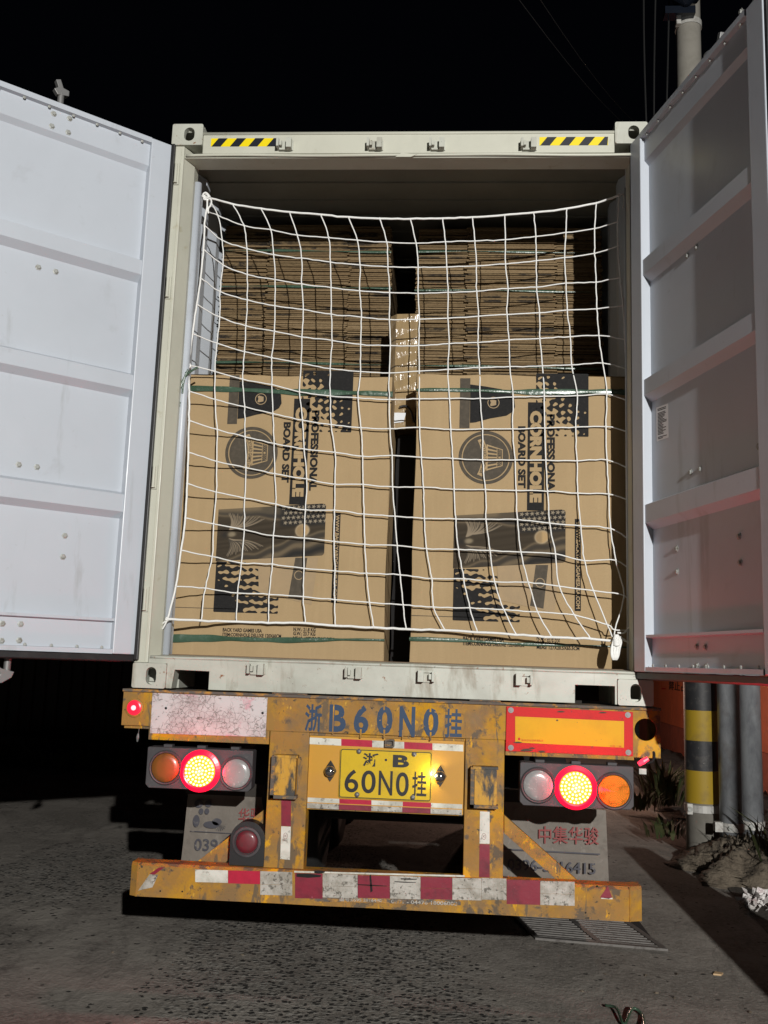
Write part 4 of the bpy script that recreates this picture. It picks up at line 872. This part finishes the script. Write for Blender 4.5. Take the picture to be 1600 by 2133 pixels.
# ================= TRAILER =================
T=thing('container_trailer','worn yellow container trailer chassis with lit tail lamps','trailer')
YL=M['yellow']
xb0,xb1=-1.258,1.250
hole=circ(*XZ(1345,1520),.050,26); holes=[[(x,z) for x,z in hole]]
out=[(xb0,-.176),(xb0,-.020),(xb1,-.020),(xb1,-.231),(1.130,-.231),(1.128,-.176)]
b=B(); b.prism(out,.0,.014,holes=holes); b.obj('rear_beam',YL,T,bevel=.002)
b=B(); b.box(xb0,xb1,.0145,.24,-.0195,-.006); b.box(xb0-.003,xb1+.003,-.010,.0140,-.0195,-.006); b.obj('top_flange',M['dark_edge'],T,bevel=.002)
b=B(); b.box(xb0,xb0+.01,.0145,.24,-.176,-.020); b.box(xb1-.01,xb1,.0145,.24,-.231,-.020); b.box(xb0+.011,xb1-.011,.0145,.2,-.19,-.178); b.obj('beam_flange',YL,T)
for px in((568,640),(978,1043)): xa,xc=XZ(px[0],1440)[0],XZ(px[1],1450)[0]; b=B(); b.box(xa,xc,-.016,.06,-.0055,.0015); b.obj('deck_pad',M['dark_edge'],T,bevel=.003)
# backing plates below the marker boards
b=B(); b.prism([(-1.121,-.237),(-.548,-.237),(-.548,-.1765),(-1.121,-.1765)],-.004,.012); b.box(-1.121,-.548,.0125,.09,-.237,-.228); b.obj('board_bracket',YL,T)
b=B(); b.prism([(.549,-.243),(1.129,-.243),(1.129,-.2315),(1.1285,-.1765),(.549,-.1765)],-.004,-.0005); b.box(.549,1.129,.0005,.09,-.243,-.234); b.obj('board_bracket',YL,T)
# marker boards
q=[XZ(319,1443),XZ(558,1453),XZ(554,1535),XZ(314,1527)]; b=B(); b.prism([q[3],q[2],q[1],q[0]],-.010,-.0045); mb=b.obj('marker_board',M['board_white'],T,bevel=.001,label='cracked faded white marker board')
for px,py in((347,1475),(548,1485)): x,z=XZ(px,py); b=B(); b.lathe([(.006,-.012),(.006,-.0102)],(x,0,z),10); b.obj('rivet',M['ink'],mb)
q=[XZ(1055,1471),XZ(1318,1483),XZ(1318,1575),XZ(1053,1564)]; b=B(); b.prism([q[3],q[2],q[1],q[0]],-.010,-.0045); mb=b.obj('marker_board',M['board_red'],T,bevel=.001,label='red marker board with yellow centre')
q=[XZ(1073,1492),XZ(1299,1502),XZ(1299,1557),XZ(1073,1546)]; b=B(); b.prism([q[3],q[2],q[1],q[0]],-.0112,-.0101); b.obj('yellow_field',M['board_yellow'],mb)
b=B(); p0=XZ(1086,1544); p1=XZ(1131,1545); put_text(b,'常州华日升反光材料有限公司',(p0,(p1[0],p1[1]),(p0[0],p0[1]+.010)),-.0118,.01); p0=XZ(1270,1555); p1=XZ(1294,1556); put_text(b,'Ⅲ类 C型',(p0,(p1[0],p1[1]),(p0[0],p0[1]+.007)),-.0118,.01); flat(b,circ(*XZ(1081,1539),.006,10),-.0118); b.obj('fine_print',M['board_red'],mb,recalc=False)
for px,py in((1064,1479),(1307,1489),(1064,1557),(1308,1567)): x,z=XZ(px,py); b=B(); b.lathe([(.013,-.013),(.013,-.0102)],(x,0,z),14); b.lathe([(.006,-.016),(.006,-.0132)],(x,0,z),10); b.obj('rivet',M['steel'],mb)
b=B(); 
for px,py,w_ in((1096,1562,.030),(1108,1558,.016),(1128,1565,.020),(1160,1500,.006),(1078,1546,.022),(1168,1482,.02),(1255,1484,.02)):
    x,z=XZ(px,py); h_=.004 if w_<.03 else .007; flat(b,[(x-w_,z-h_*.5),(x-w_*.3,z-h_),(x+w_*.6,z-h_*.7),(x+w_,z),(x+w_*.2,z+h_),(x-w_*.5,z+h_*.6)],-.0121)
b.obj('scuff_marks',M['ink2'],mb,recalc=False)
# stencilled number on the beam
b=B(); fs='浙B60N0挂'; boxes=[(634,669,1466,1523),(685,720,1467,1524),(736,767,1468,1528),(784,817,1470,1529),(831,864,1471,1534),(881,913,1474,1534),(926,962,1476,1536)]
for ch,(xa,xc,ya,yc) in zip(fs,boxes):
    p0=XZ(xa,yc); p1=XZ(xc,yc); pt=XZ(xa,ya); b_bold=.035 if ch not in '浙挂' else .02; put_text(b,ch,(p0,(p1[0],p0[1]),(p0[0],pt[1])),-.0012,b_bold)
b.obj('stencil_number',M['blue'],T,recalc=False)
b=B()  # stencil bridges left unpainted
for i in(2,3,5):
    xa,xc,ya,yc=boxes[i]; xm=(xa+xc)/2; 
    for yy in(ya,yc): x,z=XZ(xm,yy); flat(b,rect(x-.004,x+.004,z-.020,z+.020),-.0018)
xa,xc,ya,yc=boxes[1]; x,z=XZ(xa+9.5,(ya+yc)/2); flat(b,rect(x-.003,x+.003,z-.075,z+.075),-.0018)
xa,xc,ya,yc=boxes[4]; x,z=XZ(xa+8,yc-8); flat(b,rect(x-.003,x+.003,z-.03,z+.012),-.0018)
b.obj('stencil_gaps',YL,T,recalc=False,kind='stuff')
# uprights
for (xa,xc) in((-.545,-.360),(.366,.545)):
    b=B(); b.box(xa,xc,-.002,.10,-.800,-.1765) if xa>0 else b.box(xa,xc,-.002,.10,-.800,-.1765); 
    b.obj('upright',YL,T,bevel=.003)
# number panel between the uprights
b=B(); b.box(-.3595,.3655,.022,.030,-.520,-.1775); pan=b.obj('number_panel',M['yellow_clean'],T)
b=B(); b.box(-.3590,.3650,.0305,.16,-.5255,-.515); b.obj('panel_fold',YL,T)
def tape(name,pxs,ya,yb,Y,par,slope=0,cols='wrwrw',mats=('white_tape','red_tape')):
    for i,(xa,xc) in enumerate(zip(pxs,pxs[1:])):
        ch=cols[i]
        if ch=='-': continue
        mt={'w':mats[0],'r':mats[1]}[ch]
        dy=slope*(xa-pxs[0]); p0=XZ(xa,ya+dy,Y); p1=XZ(xc,ya+slope*(xc-pxs[0]),Y); p2=XZ(xc,yb+slope*(xc-pxs[0]),Y); p3=XZ(xa,yb+dy,Y)
        b=B(); b.prism([p3,(p2[0],p2[1]),(p1[0],p1[1]),p0],Y-.0013,Y-.0003); b.obj('reflective_tape',M[mt],par)
tape('t',[645,711,775.5,842,901,965],1536,1550,.022,pan,.048)
tape('t',[641,707,774,839,898,963],1661,1672,.022,pan,.045); 
tape('t',[640,706,773.5,838,897,962],1672.4,1683,.0195,pan,.045,mats=('dirty_tape','red_dark'))
b=B(); b.box(-.358,.364,.0198,.0219,-.518,-.493); b.obj('panel_hem',M['yellow_clean'],pan)
# number plate
q=[XZ(709,1558,.015),XZ(901,1566,.015),XZ(898,1672,.015),XZ(705,1660,.015)]; px0,px1=(q[0][0]+q[3][0])/2,(q[1][0]+q[2][0])/2; pz0,pz1=(q[2][1]+q[3][1])/2,(q[0][1]+q[1][1])/2
b=B(); b.prism(rrect(px0,px1,pz0,pz1,.012),.012,.0185); pl=b.obj('number_plate',M['plate'],T,bevel=.002)
b=B(); b.prism(rrect(px0+.003,px1-.003,pz0+.003,pz1-.003,.010),.0095,.0118,holes=[rrect(px0+.0065,px1-.0065,pz0+.0065,pz1-.0065,.008)]); b.obj('raised_rim',M['plate_ink'],pl)
b=B(); gl=[('浙',(755,789,1568,1596),.012),('B',(818,852,1572,1598),.03),('6',(717,746,1602,1650),.0),('0',(752,782,1604,1652),.0),('N',(788,817,1605,1656),.0),('0',(824,851,1608,1658),.0),('挂',(858,888,1607,1659),.0)]
for ch,(xa,xc,ya,yc),bo in gl[:]:
    p0=XZ(xa,yc,.012); p1=XZ(xc,yc,.012); pt=XZ(xa,ya,.012); put_text(b,ch,(p0,(p1[0],p0[1]),(p0[0],pt[1])),.0112,bo+.012,res=5)
flat(b,circ(*XZ(804,1583,.012),.006,12),.0112)
b.obj('plate_characters',M['plate_ink'],pl,recalc=False)
for px,py in((748,1565),(863,1571),(744,1655),(860,1661)):
    x,z=XZ(px,py,.01); b=B(); b.lathe([(.0115,.0118),(.0115,.006),(.008,.001),(.001,-.001)],(x,0,z),16); b.obj('bolt',M['steel'],pl,smooth=True)
# plate lamps
for i,(px,py) in enumerate(((688,1606),(917,1617))):
    x,z=XZ(px,py,.015); b=B(); b.prism([(x-.030,z),(x-.016,z+.026),(x,z+.050),(x+.016,z+.026),(x+.030,z),(x+.016,z-.026),(x,z-.050),(x-.016,z-.026)],.0145,.0215); l=b.obj('plate_lamp',M['chrome'],T,bevel=.003)
    b=B(); b.lathe([(.026,.0143),(.026,-.004),(.022,-.016),(.010,-.022),(.001,-.023)],(x,0,z),22); b.obj('lamp_hood',M['chrome'],l,smooth=True)
    if i==1: lamp('plate_light','POINT',(x-.036,-.016,z+.008),.55,(1,.86,.55),.010)
x,z=XZ(812,1548,.01); b=B(); b.prism(rrect(x-.022,x+.022,z-.018,z+.018,.005),-.006,.020,holes=[rrect(x-.015,x+.015,z-.012,z+.012,.004)]); b.box(x-.015,x+.015,.012,.019,z-.012,z+.012); b.obj('camera_eye',M['dark_edge'],T)
# bump stops
for px in((568,620,1573,1657),(985,1037,1597,1677)):
    p0=XZ(px[0],px[3],-.05); p1=XZ(px[1],px[2],-.05); x0,x1,z0,z1=p0[0],p1[0],p0[1],p1[1]
    b=B(); b.prism(rrect(x0+.006,x1-.004,z0+.004,z1-.014,.006),-.062,-.0022); b.box(x0-.002,x1+.002,-.060,-.0022,z1-.0138,z1-.002); b.obj('bump_stop',M['chipped'],T,bevel=.004)
    b=B(); b.box(x0-.012,x0+.005,-.058,-.0022,z0-.012,z1-.006); b.box(x0-.012,x1+.004,-.058,-.0022,z0-.012,z0+.003); b.obj('stop_bracket',M['dark_edge'],T)
# upright tapes
def vt(pts,mt):
    q=[XZ(*p,-.002) for p in pts]; b=B(); b.prism(q,-.0035,-.0023); b.obj('reflective_tape',M[mt],T)
vt([(586,1643),(607,1645),(606,1721),(586,1720)],'red_dark'); vt([(586,1721),(606,1722),(604,1791),(584,1789)],'white_tape')
vt([(1000,1690),(1020,1691),(1020,1758),(999,1757)],'white_tape'); vt([(999,1758),(1020,1759),(1020,1828),(998,1827)],'red_dark')
b=B()
for px,py in((595,1741),(1008,1742)): x,z=XZ(px,py); b.prism(circ(x,z,.010,16,.014),-.0042,-.0037,holes=[circ(x,z,.0085,16,.0125)]); put_text(b,'3C',((x-.005,z-.004),(x+.005,z-.004),(x-.005,z+.005)),-.0040,.02)
b.obj('tape_mark',M['red_ink'],T,recalc=False)
# bumper
b=B(); xl,xr=-1.150,1.155; yf=-.045
P=[(yf,-.930),(yf,-.797),(yf+.012,-.785),(yf+.10,-.785),(yf+.10,-.793),(yf+.014,-.793),(yf+.006,-.80),(yf+.006,-.924),(yf+.10,-.924),(yf+.10,-.930)]
xs=[xl,xl+.035,xl+.036]+list(np.linspace(xl+.1,xr-.1,24))+[xr-.056,xr-.055,xr]
ys=[.018,.001,0]+[.0015*math.sin(i*1.3)+.002*(abs(i-12)<3) for i in range(24)]+[0,.001,.022]
n=len(P)
for x,dy in zip(xs,ys): b.v+=[(x,y+dy,z) for y,z in P]
for i in range(len(xs)-1):
    for k in range(n): a=i*n+k; c_=i*n+(k+1)%n; b.f.append((a,c_,c_+n,a+n)); b.mi.append(0)
b.f.append(tuple(range(n))); b.mi.append(0); b.f.append(tuple(range((len(xs)-1)*n,len(xs)*n))); b.mi.append(0)
bu=b.obj('bumper',YL,T)
for s,x in((-1,xl+.035),(1,xr-.055)): b=B(); b.tube([(x,yf-.001,-.930+k*.0145+.0) for k in range(11)],[.004+.001*math.sin(k*2) for k in range(11)],6); b.obj('weld_bead',YL,bu)
def bt(pts,mt,name='reflective_tape',dy=.0012):
    q=[XZ(*p,yf) for p in pts]; b=B(); b.prism(q,yf-dy-.0012,yf-dy); b.obj(name,M[mt],bu)
sl=lambda x,y0:y0+.026*(x-407)
def btr(xa,xc,ya,yb,mt,dy=.0012): bt([(xa,sl(xa,ya)),(xc,sl(xc,ya)),(xc,sl(xc,yb)),(xa,sl(xa,yb))],mt,dy=dy)
btr(407,475,1811,1837,'white_tape'); btr(475.5,542,1811,1838,'red_tape'); btr(542.5,609,1811,1838,'dirty_tape'); btr(542.5,609,1838.5,1860,'dirty_tape')
btr(613,968,1808.5,1812,'white_tape',.0008)
btr(615,672,1813,1865,'red_dark'); btr(672.5,745,1813,1838,'dirty_tape'); btr(672.5,745,1838.5,1862,'dirty_tape'); btr(745.5,812,1814,1836,'red_dark'); btr(745.5,812,1836.5,1861,'red_dark'); btr(812.5,876,1814,1861,'dirty_tape'); btr(876.5,942,1814,1837,'red_dark'); btr(876.5,942,1837.5,1860,'red_dark'); btr(942.5,1003,1814,1836,'dirty_tape'); btr(942.5,1003,1836.5,1860,'dirty_tape'); btr(1003.5,1055,1813,1858,'dirty_tape')
btr(1055.5,1125,1815,1866,'red_dark'); btr(1125.5,1197,1816,1842,'dirty_tape'); btr(1125.5,1197,1842.5,1866,'dirty_tape')
bt([(331,1807),(343,1806),(322,1822),(312,1820)],'red_dark'); bt([(312,1821),(330,1822),(318,1848),(288,1855)],'dirty_tape')
bt([(1266,1845),(1275,1869),(1268,1872),(1250,1869)],'red_dark'); bt([(1252,1870),(1276,1870),(1276,1873),(1252,1872)],'white_tape')
b=B(); p0=XZ(707,1877,yf); p1=XZ(795,1879,yf); put_text(b,'编号:0595 2816440',(p0,p1,(p0[0],p0[1]+.016)),yf-.0042,.01); p0=XZ(815,1881,yf); p1=XZ(952,1886,yf); put_text(b,'0571 - 04476 18006002',(p0,p1,(p0[0],p0[1]+.016)),yf-.0042,.01); b.obj('faded_digits',M['dirty_tape'],bu,recalc=False)
btr(655,960,1860,1871,'dark_edge',.0008)
b=B()
for (xa,ya,xc,yc,h) in((618,1822,668,1824,.008),(655,1815,676,1816,.006),(770,1824,775,1856,.004),(745,1842,805,1845,.002),(822,1836,866,1838,.002),(835,1830,868,1831,.003)):
    p0=XZ(xa,ya,yf); p1=XZ(xc,yc,yf); flat(b,[(p0[0],p0[1]-h),((p0[0]+p1[0])/2,p1[1]-h*1.4),(p1[0],p1[1]-h*.6),(p1[0]+.003,p1[1]+h*.4),((p0[0]+p1[0])/2,p0[1]+h),(p0[0],p0[1]+h*.7)],yf-.0040)
b.obj('scrape_marks',M['ink'],bu,recalc=False,kind='stuff')
b=B(); 
for px,py in((334,1856),(380,1857),(1220,1901),(1269,1903),(1244,1846)): flat(b,circ(*XZ(px,py,yf),.004,10),yf-.0010)
b.obj('screw_hole',M['ink'],bu,recalc=False)
# braces behind the bumper
for P4 in ([(548,1688),(548,1716),(470,1797),(408,1797)],[(1050,1697),(1050,1735),(1160,1833),(1204,1835)]):
    q=[XZ(*p,.08) for p in P4]; b=B(); b.prism(q,.075,.115); b.obj('brace',YL,T,bevel=.003)
# tail lamp clusters
def tail(q,lens,right):
    q=[XZ(*p,-.01) for p in q]; x0,x1=(q[0][0]+q[3][0])/2,(q[1][0]+q[2][0])/2; z0,z1=(q[2][1]+q[3][1])/2,(q[0][1]+q[1][1])/2; c=.016
    b=B(); b.prism([(x0+c,z0),(x1-c,z0),(x1,z0+c),(x1,z1-.004),(x1-.004,z1),(x0+.004,z1),(x0,z1-.004),(x0,z0+c)],-.030,.055); t=b.obj('tail_lamp',M['grey_plastic'],T,bevel=.004)
    for k in(.18,.5,.82): x=x0+(x1-x0)*k; b=B(); b.box(x-.02,x+.02,-.01,.03,z1+.0003,z1+.012); b.obj('mount_tab',M['grey_plastic'],t)
    for (px,py,r,kind) in lens:
        x,z=XZ(px,py,-.035)
        b=B(); ex=.004 if kind=='led' else 0; rw=.012 if kind=='led' else 0; b.lathe([(r+.014+rw,-.0305),(r+.013+rw,-.036-ex),(r+.008,-.042-ex),(r+.002,-.040-ex),(r+.0015,-.0305)],(x,0,z),40); b.obj('bezel',M['grey_plastic'] if kind!='led' else M['led_bloom_rim'],t,smooth=False)  # LED bezels are widened and glow to imitate bloom round the lens
        if kind=='led':
            b=B(); b.lathe([(r,-.031),(r,-.044),(r*.9,-.047),(.002,-.049)],(x,0,z),40); ln=b.obj('lit_lens',M['led_base'],t)
            b=B()
            for ring,cnt in((0,1),(1,6),(2,12),(3,18),(4,24)):
                for k in range(cnt):
                    a=2*math.pi*k/max(cnt,1)+ring*.3; rr=r*.90*ring/4; b.lathe([(.0052,-.0475),(.0048,-.052),(.0025,-.0545),(.0005,-.055)],(x+rr*math.cos(a),0,z+rr*math.sin(a)),7)
            b.obj('led_dots',M['led'],ln,recalc=False,kind='stuff')
        else:
            prof=[(r,-.031),(r,-.037)]
            if kind=='amber':
                for k in range(10): rr=r*(1-(k+.5)/10); prof+=[(rr+r*.03,-.041-.0008*k),(rr-r*.02,-.044-.0008*k)]
            else: prof+=[(r*.97,-.040),(r*.6,-.043),(.002,-.045)]
            b=B(); b.lathe(prof,(x,0,z),40); b.obj('lens',M[kind],t,smooth=(kind!='amber'))
    return t
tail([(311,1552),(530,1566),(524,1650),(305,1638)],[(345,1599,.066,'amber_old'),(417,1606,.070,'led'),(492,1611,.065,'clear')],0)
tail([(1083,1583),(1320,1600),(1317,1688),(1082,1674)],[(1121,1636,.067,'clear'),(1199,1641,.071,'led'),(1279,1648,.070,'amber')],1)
for px_,py_ in((417,1606),(1199,1641)):
    x_,z_=XZ(px_,py_); lamp('brake_light_spill','POINT',(x_,-.080,z_),4,(1,.0,.04),.03)
lamp('brake_light','AREA',(XZ(417,1606)[0],-.065,XZ(417,1606)[1]),4.0,(1,.02,.07),.1,aim=(XZ(417,1606)[0],-2,XZ(417,1606)[1]-.1),size=.12)
lamp('brake_light','AREA',(XZ(1199,1641)[0],-.065,XZ(1199,1641)[1]),5.0,(1,.02,.07),.1,aim=(XZ(1199,1641)[0],-2,XZ(1199,1641)[1]-.1),size=.12)
# side marker on the left end
x,z=XZ(281,1474); b=B(); b.lathe([(.044,.0),(.044,-.008),(.036,-.010),(.036,-.002)],(x,0,z),32); sm_=b.obj('side_marker',M['yellow'],T)
b=B(); b.lathe([(.036,-.003),(.034,-.013),(.028,-.015),(.027,-.012),(.020,-.018),(.019,-.014),(.012,-.020)],(x,0,z),32); b.obj('lens',M['side_glow'],sm_)
b=B(); b.lathe([(.012,-.0202),(.009,-.024),(.001,-.025)],(x,0,z),16); b.obj('glowing_core',M['side_core'],sm_)
# dangling marker on the right
b=B(); b.tube(curve3([W(1352,1560,.03),W(1362,1568,.0),W(1360,1585,-.01),W(1345,1590,-.01)],6),.006,6); dm=b.obj('dangling_marker',M['ink'],T,smooth=True)
b=B(); a_=W(1330,1592,-.01); c_=W(1350,1580,-.01); b.tube([a_,a_+(c_-a_)*.5,c_],[.010,.013,.010],10); b.obj('lit_lens',M['marker_red'],dm)
b=B(); p_=W(1338,1598,-.01); b.box(p_.x-.016,p_.x+.016,-.02,.0,p_.z-.030,p_.z-.006); b.obj('torn_bracket',M['white_steel'],dm)
b=B(); p_=W(290,1518,.0); p2=W(286,1545,.0); b.tube([p_,W(288,1530,.0)],.0015,5); b.tube([W(288,1528,.0),W(287,1536,.0),p2],[.004,.008,.003],7); b.obj('dangling_wire',M['steel'],T)
for y in(8.2,11.4):  # lamps added on the unseen flank to light the hoarding
    b=B(); b.box(1.222,1.25,y-.06,y+.06,-.16,-.10); sm2=b.obj('side_marker',M['rubber'],T,bevel=.004); b=B(); b.box(1.2505,1.262,y-.045,y+.045,-.152,-.108); b.obj('lens',M['added_amber'],sm2)
    lamp('added_hoarding_light','POINT',(1.32,y,-.13),70,(1,.62,.48),.03)
# low round lamp on the left
x,z=XZ(515,1753,-.01); b=B(); P=[(x-.078,z-.105),(x+.082,z-.105),(x+.082,z+.02)]+[(x+.002+.080*math.cos(a),z+.01+.080*math.sin(a)) for a in np.linspace(.1,math.pi-.1,18)]+[(x-.078,z+.02)]
b.prism(P,-.015,.06); rl=b.obj('round_lamp',M['rubber'],T,bevel=.004,label='unlit round red lamp in a black rubber housing')
b=B(); b.lathe([(.068,-.0155),(.066,-.026),(.056,-.028),(.052,-.018)],(x,0,z),36); b.obj('bezel',M['grey_plastic'],rl)
b=B(); b.lathe([(.051,-.0185),(.050,-.022),(.03,-.026),(.001,-.027)],(x,0,z),36); b.obj('lens',M['red_lens'],rl,smooth=True)
# mud flaps
def flap(P4,Y,words,right):
    q=[XZ(*p,Y) for p in P4]; b=B(); nxg,nzg=14,14
    for j in range(nzg+1):
        for i in range(nxg+1):
            u,v=i/nxg,j/nzg; a=Vector(q[0])*(1-u)+Vector(q[1])*u; c_=Vector(q[3])*(1-u)+Vector(q[2])*u; p=a*(1-v)+c_*v
            b.v.append((p.x,Y+.008*math.sin(u*6+v*3)*v+.01*v,p.y))
    for j in range(nzg):
        for i in range(nxg): a=j*(nxg+1)+i; b.f.append((a,a+1,a+nxg+2,a+nxg+1)); b.mi.append(0)
    f=b.obj('mud_flap',M['flap'],T,recalc=False)
    md=f.modifiers.new('solid','SOLIDIFY'); md.thickness=.006; md.offset=1
    b=B(); b.box(q[0][0]-.01,q[1][0]+.01,Y-.012,Y+.02,q[0][1]-.002,q[0][1]+.06); b.obj('flap_bracket',M['under'],f)
    return f
fr=flap([(1040,1668),(1262,1688),(1270,1850),(1030,1850)],.5,None,1)
yf2=.486
def ft(par,s,pa,pb,top,mt,bold=.015,Y=yf2): b=B(); p0=XZ(*pa,Y); p1=XZ(*pb,Y); pt=XZ(pa[0],top,Y); put_text(b,s,(p0,p1,(p0[0],pt[1])),Y,bold); b.obj('flap_lettering',M[mt],par,recalc=False)
ft(fr,'中集华骏',(1122,1757),(1248,1760),1720,'red_ink',.01); ft(fr,'0396-3816415',(1057,1812),(1241,1822),1788,'navy_ink',.015)
b=B(); p0=XZ(1046,1770,yf2); p1=XZ(1250,1781,yf2); flat(b,[(p0[0],p0[1]),(p1[0],p1[1]),(p1[0],p1[1]+.007),(p0[0],p0[1]+.007)],yf2); b.obj('flap_line',M['navy_ink'],fr,recalc=False)
fl=flap([(392,1652),(545,1660),(560,1800),(376,1795)],.5,None,0)
ft(fl,'0396',(404,1772),(470,1775),1746,'navy_ink',.015); ft(fl,'华骏',(496,1715),(545,1712),1684,'red_ink',.01)
b=B(); p0=XZ(396,1732,yf2); p1=XZ(482,1737,yf2); flat(b,[(p0[0],p0[1]),(p1[0],p1[1]),(p1[0],p1[1]+.004),(p0[0],p0[1]+.004)],yf2); b.obj('flap_line',M['navy_ink'],fl,recalc=False)
b=B()   # ink bear drawing: ears, eye patches, arms, feet, bamboo
for px,py,rx,rz in((414,1674,9,8),(434,1674,7,7),(419,1690,5,6),(431,1690,5,6),(409,1710,7,12),(440,1718,16,7),(452,1712,10,7)):
    x,z=XZ(px,py,yf2); flat(b,circ(x,z,rx*.00253,18,rz*.00253),yf2)
for k in range(9):
    x,z=XZ(458,1716,yf2); a=math.radians(-150+k*18); flat(b,[(x,z),(x+.035*math.cos(a)-.002,z+.035*math.sin(a)),(x+.035*math.cos(a)+.002,z+.035*math.sin(a))],yf2-.0003)
b.obj('bear_drawing',M['navy_ink'],fl,recalc=False)
# underframe: main rails, cross members, axles, wheels
b=B()
for s in(-1,1): b.box(s*.46-.01,s*.46+.01,.24,11,-.50,-.02); b.box(s*.46-.07,s*.46+.07,.24,11,-.52,-.501)
b.obj('main_rail',M['under'],T)
for y in np.arange(.9,10,1.3): b=B(); b.box(-1.2,1.2,y,y+.08,-.16,-.03); b.obj('cross_member',M['under'],T)
wb=B(); wb.lathe([(.30,-.11),(.46,-.12),(.50,-.09),(.505,0),(.50,.09),(.46,.12),(.30,.11)],(0,0,0),40)
wm=wb.mesh('tyre',M['tyre'],True); rb=B(); rb.lathe([(.29,-.10),(.29,.10),(.10,.06)],(0,0,0),24); rm=rb.mesh('rim',M['under'],True)
for y in(2.95,4.25,5.55):
    b=B(); b.tube([(-1.0,y,G+.5),(1.0,y,G+.5)],.07,12); b.obj('axle',M['under'],T)
    for x in(-1.05,-.74,.74,1.05):
        wv=inst('wheel',wm,T,loc=(x,y,G+.503),rot=(0,0,math.pi/2)); inst('rim',rm,wv)
    for s in(-1,1): b=B(); b.box(s*.50-.05,s*.50+.05,y-.5,y+.5,G+.58,G+.64); b.obj('spring',M['under'],T)

# lift the whole place so that the road lies at height 0
for o in list(S.objects):
    if o.parent is None and o.type not in('CAMERA','LIGHT'): o.location.z+=GZ
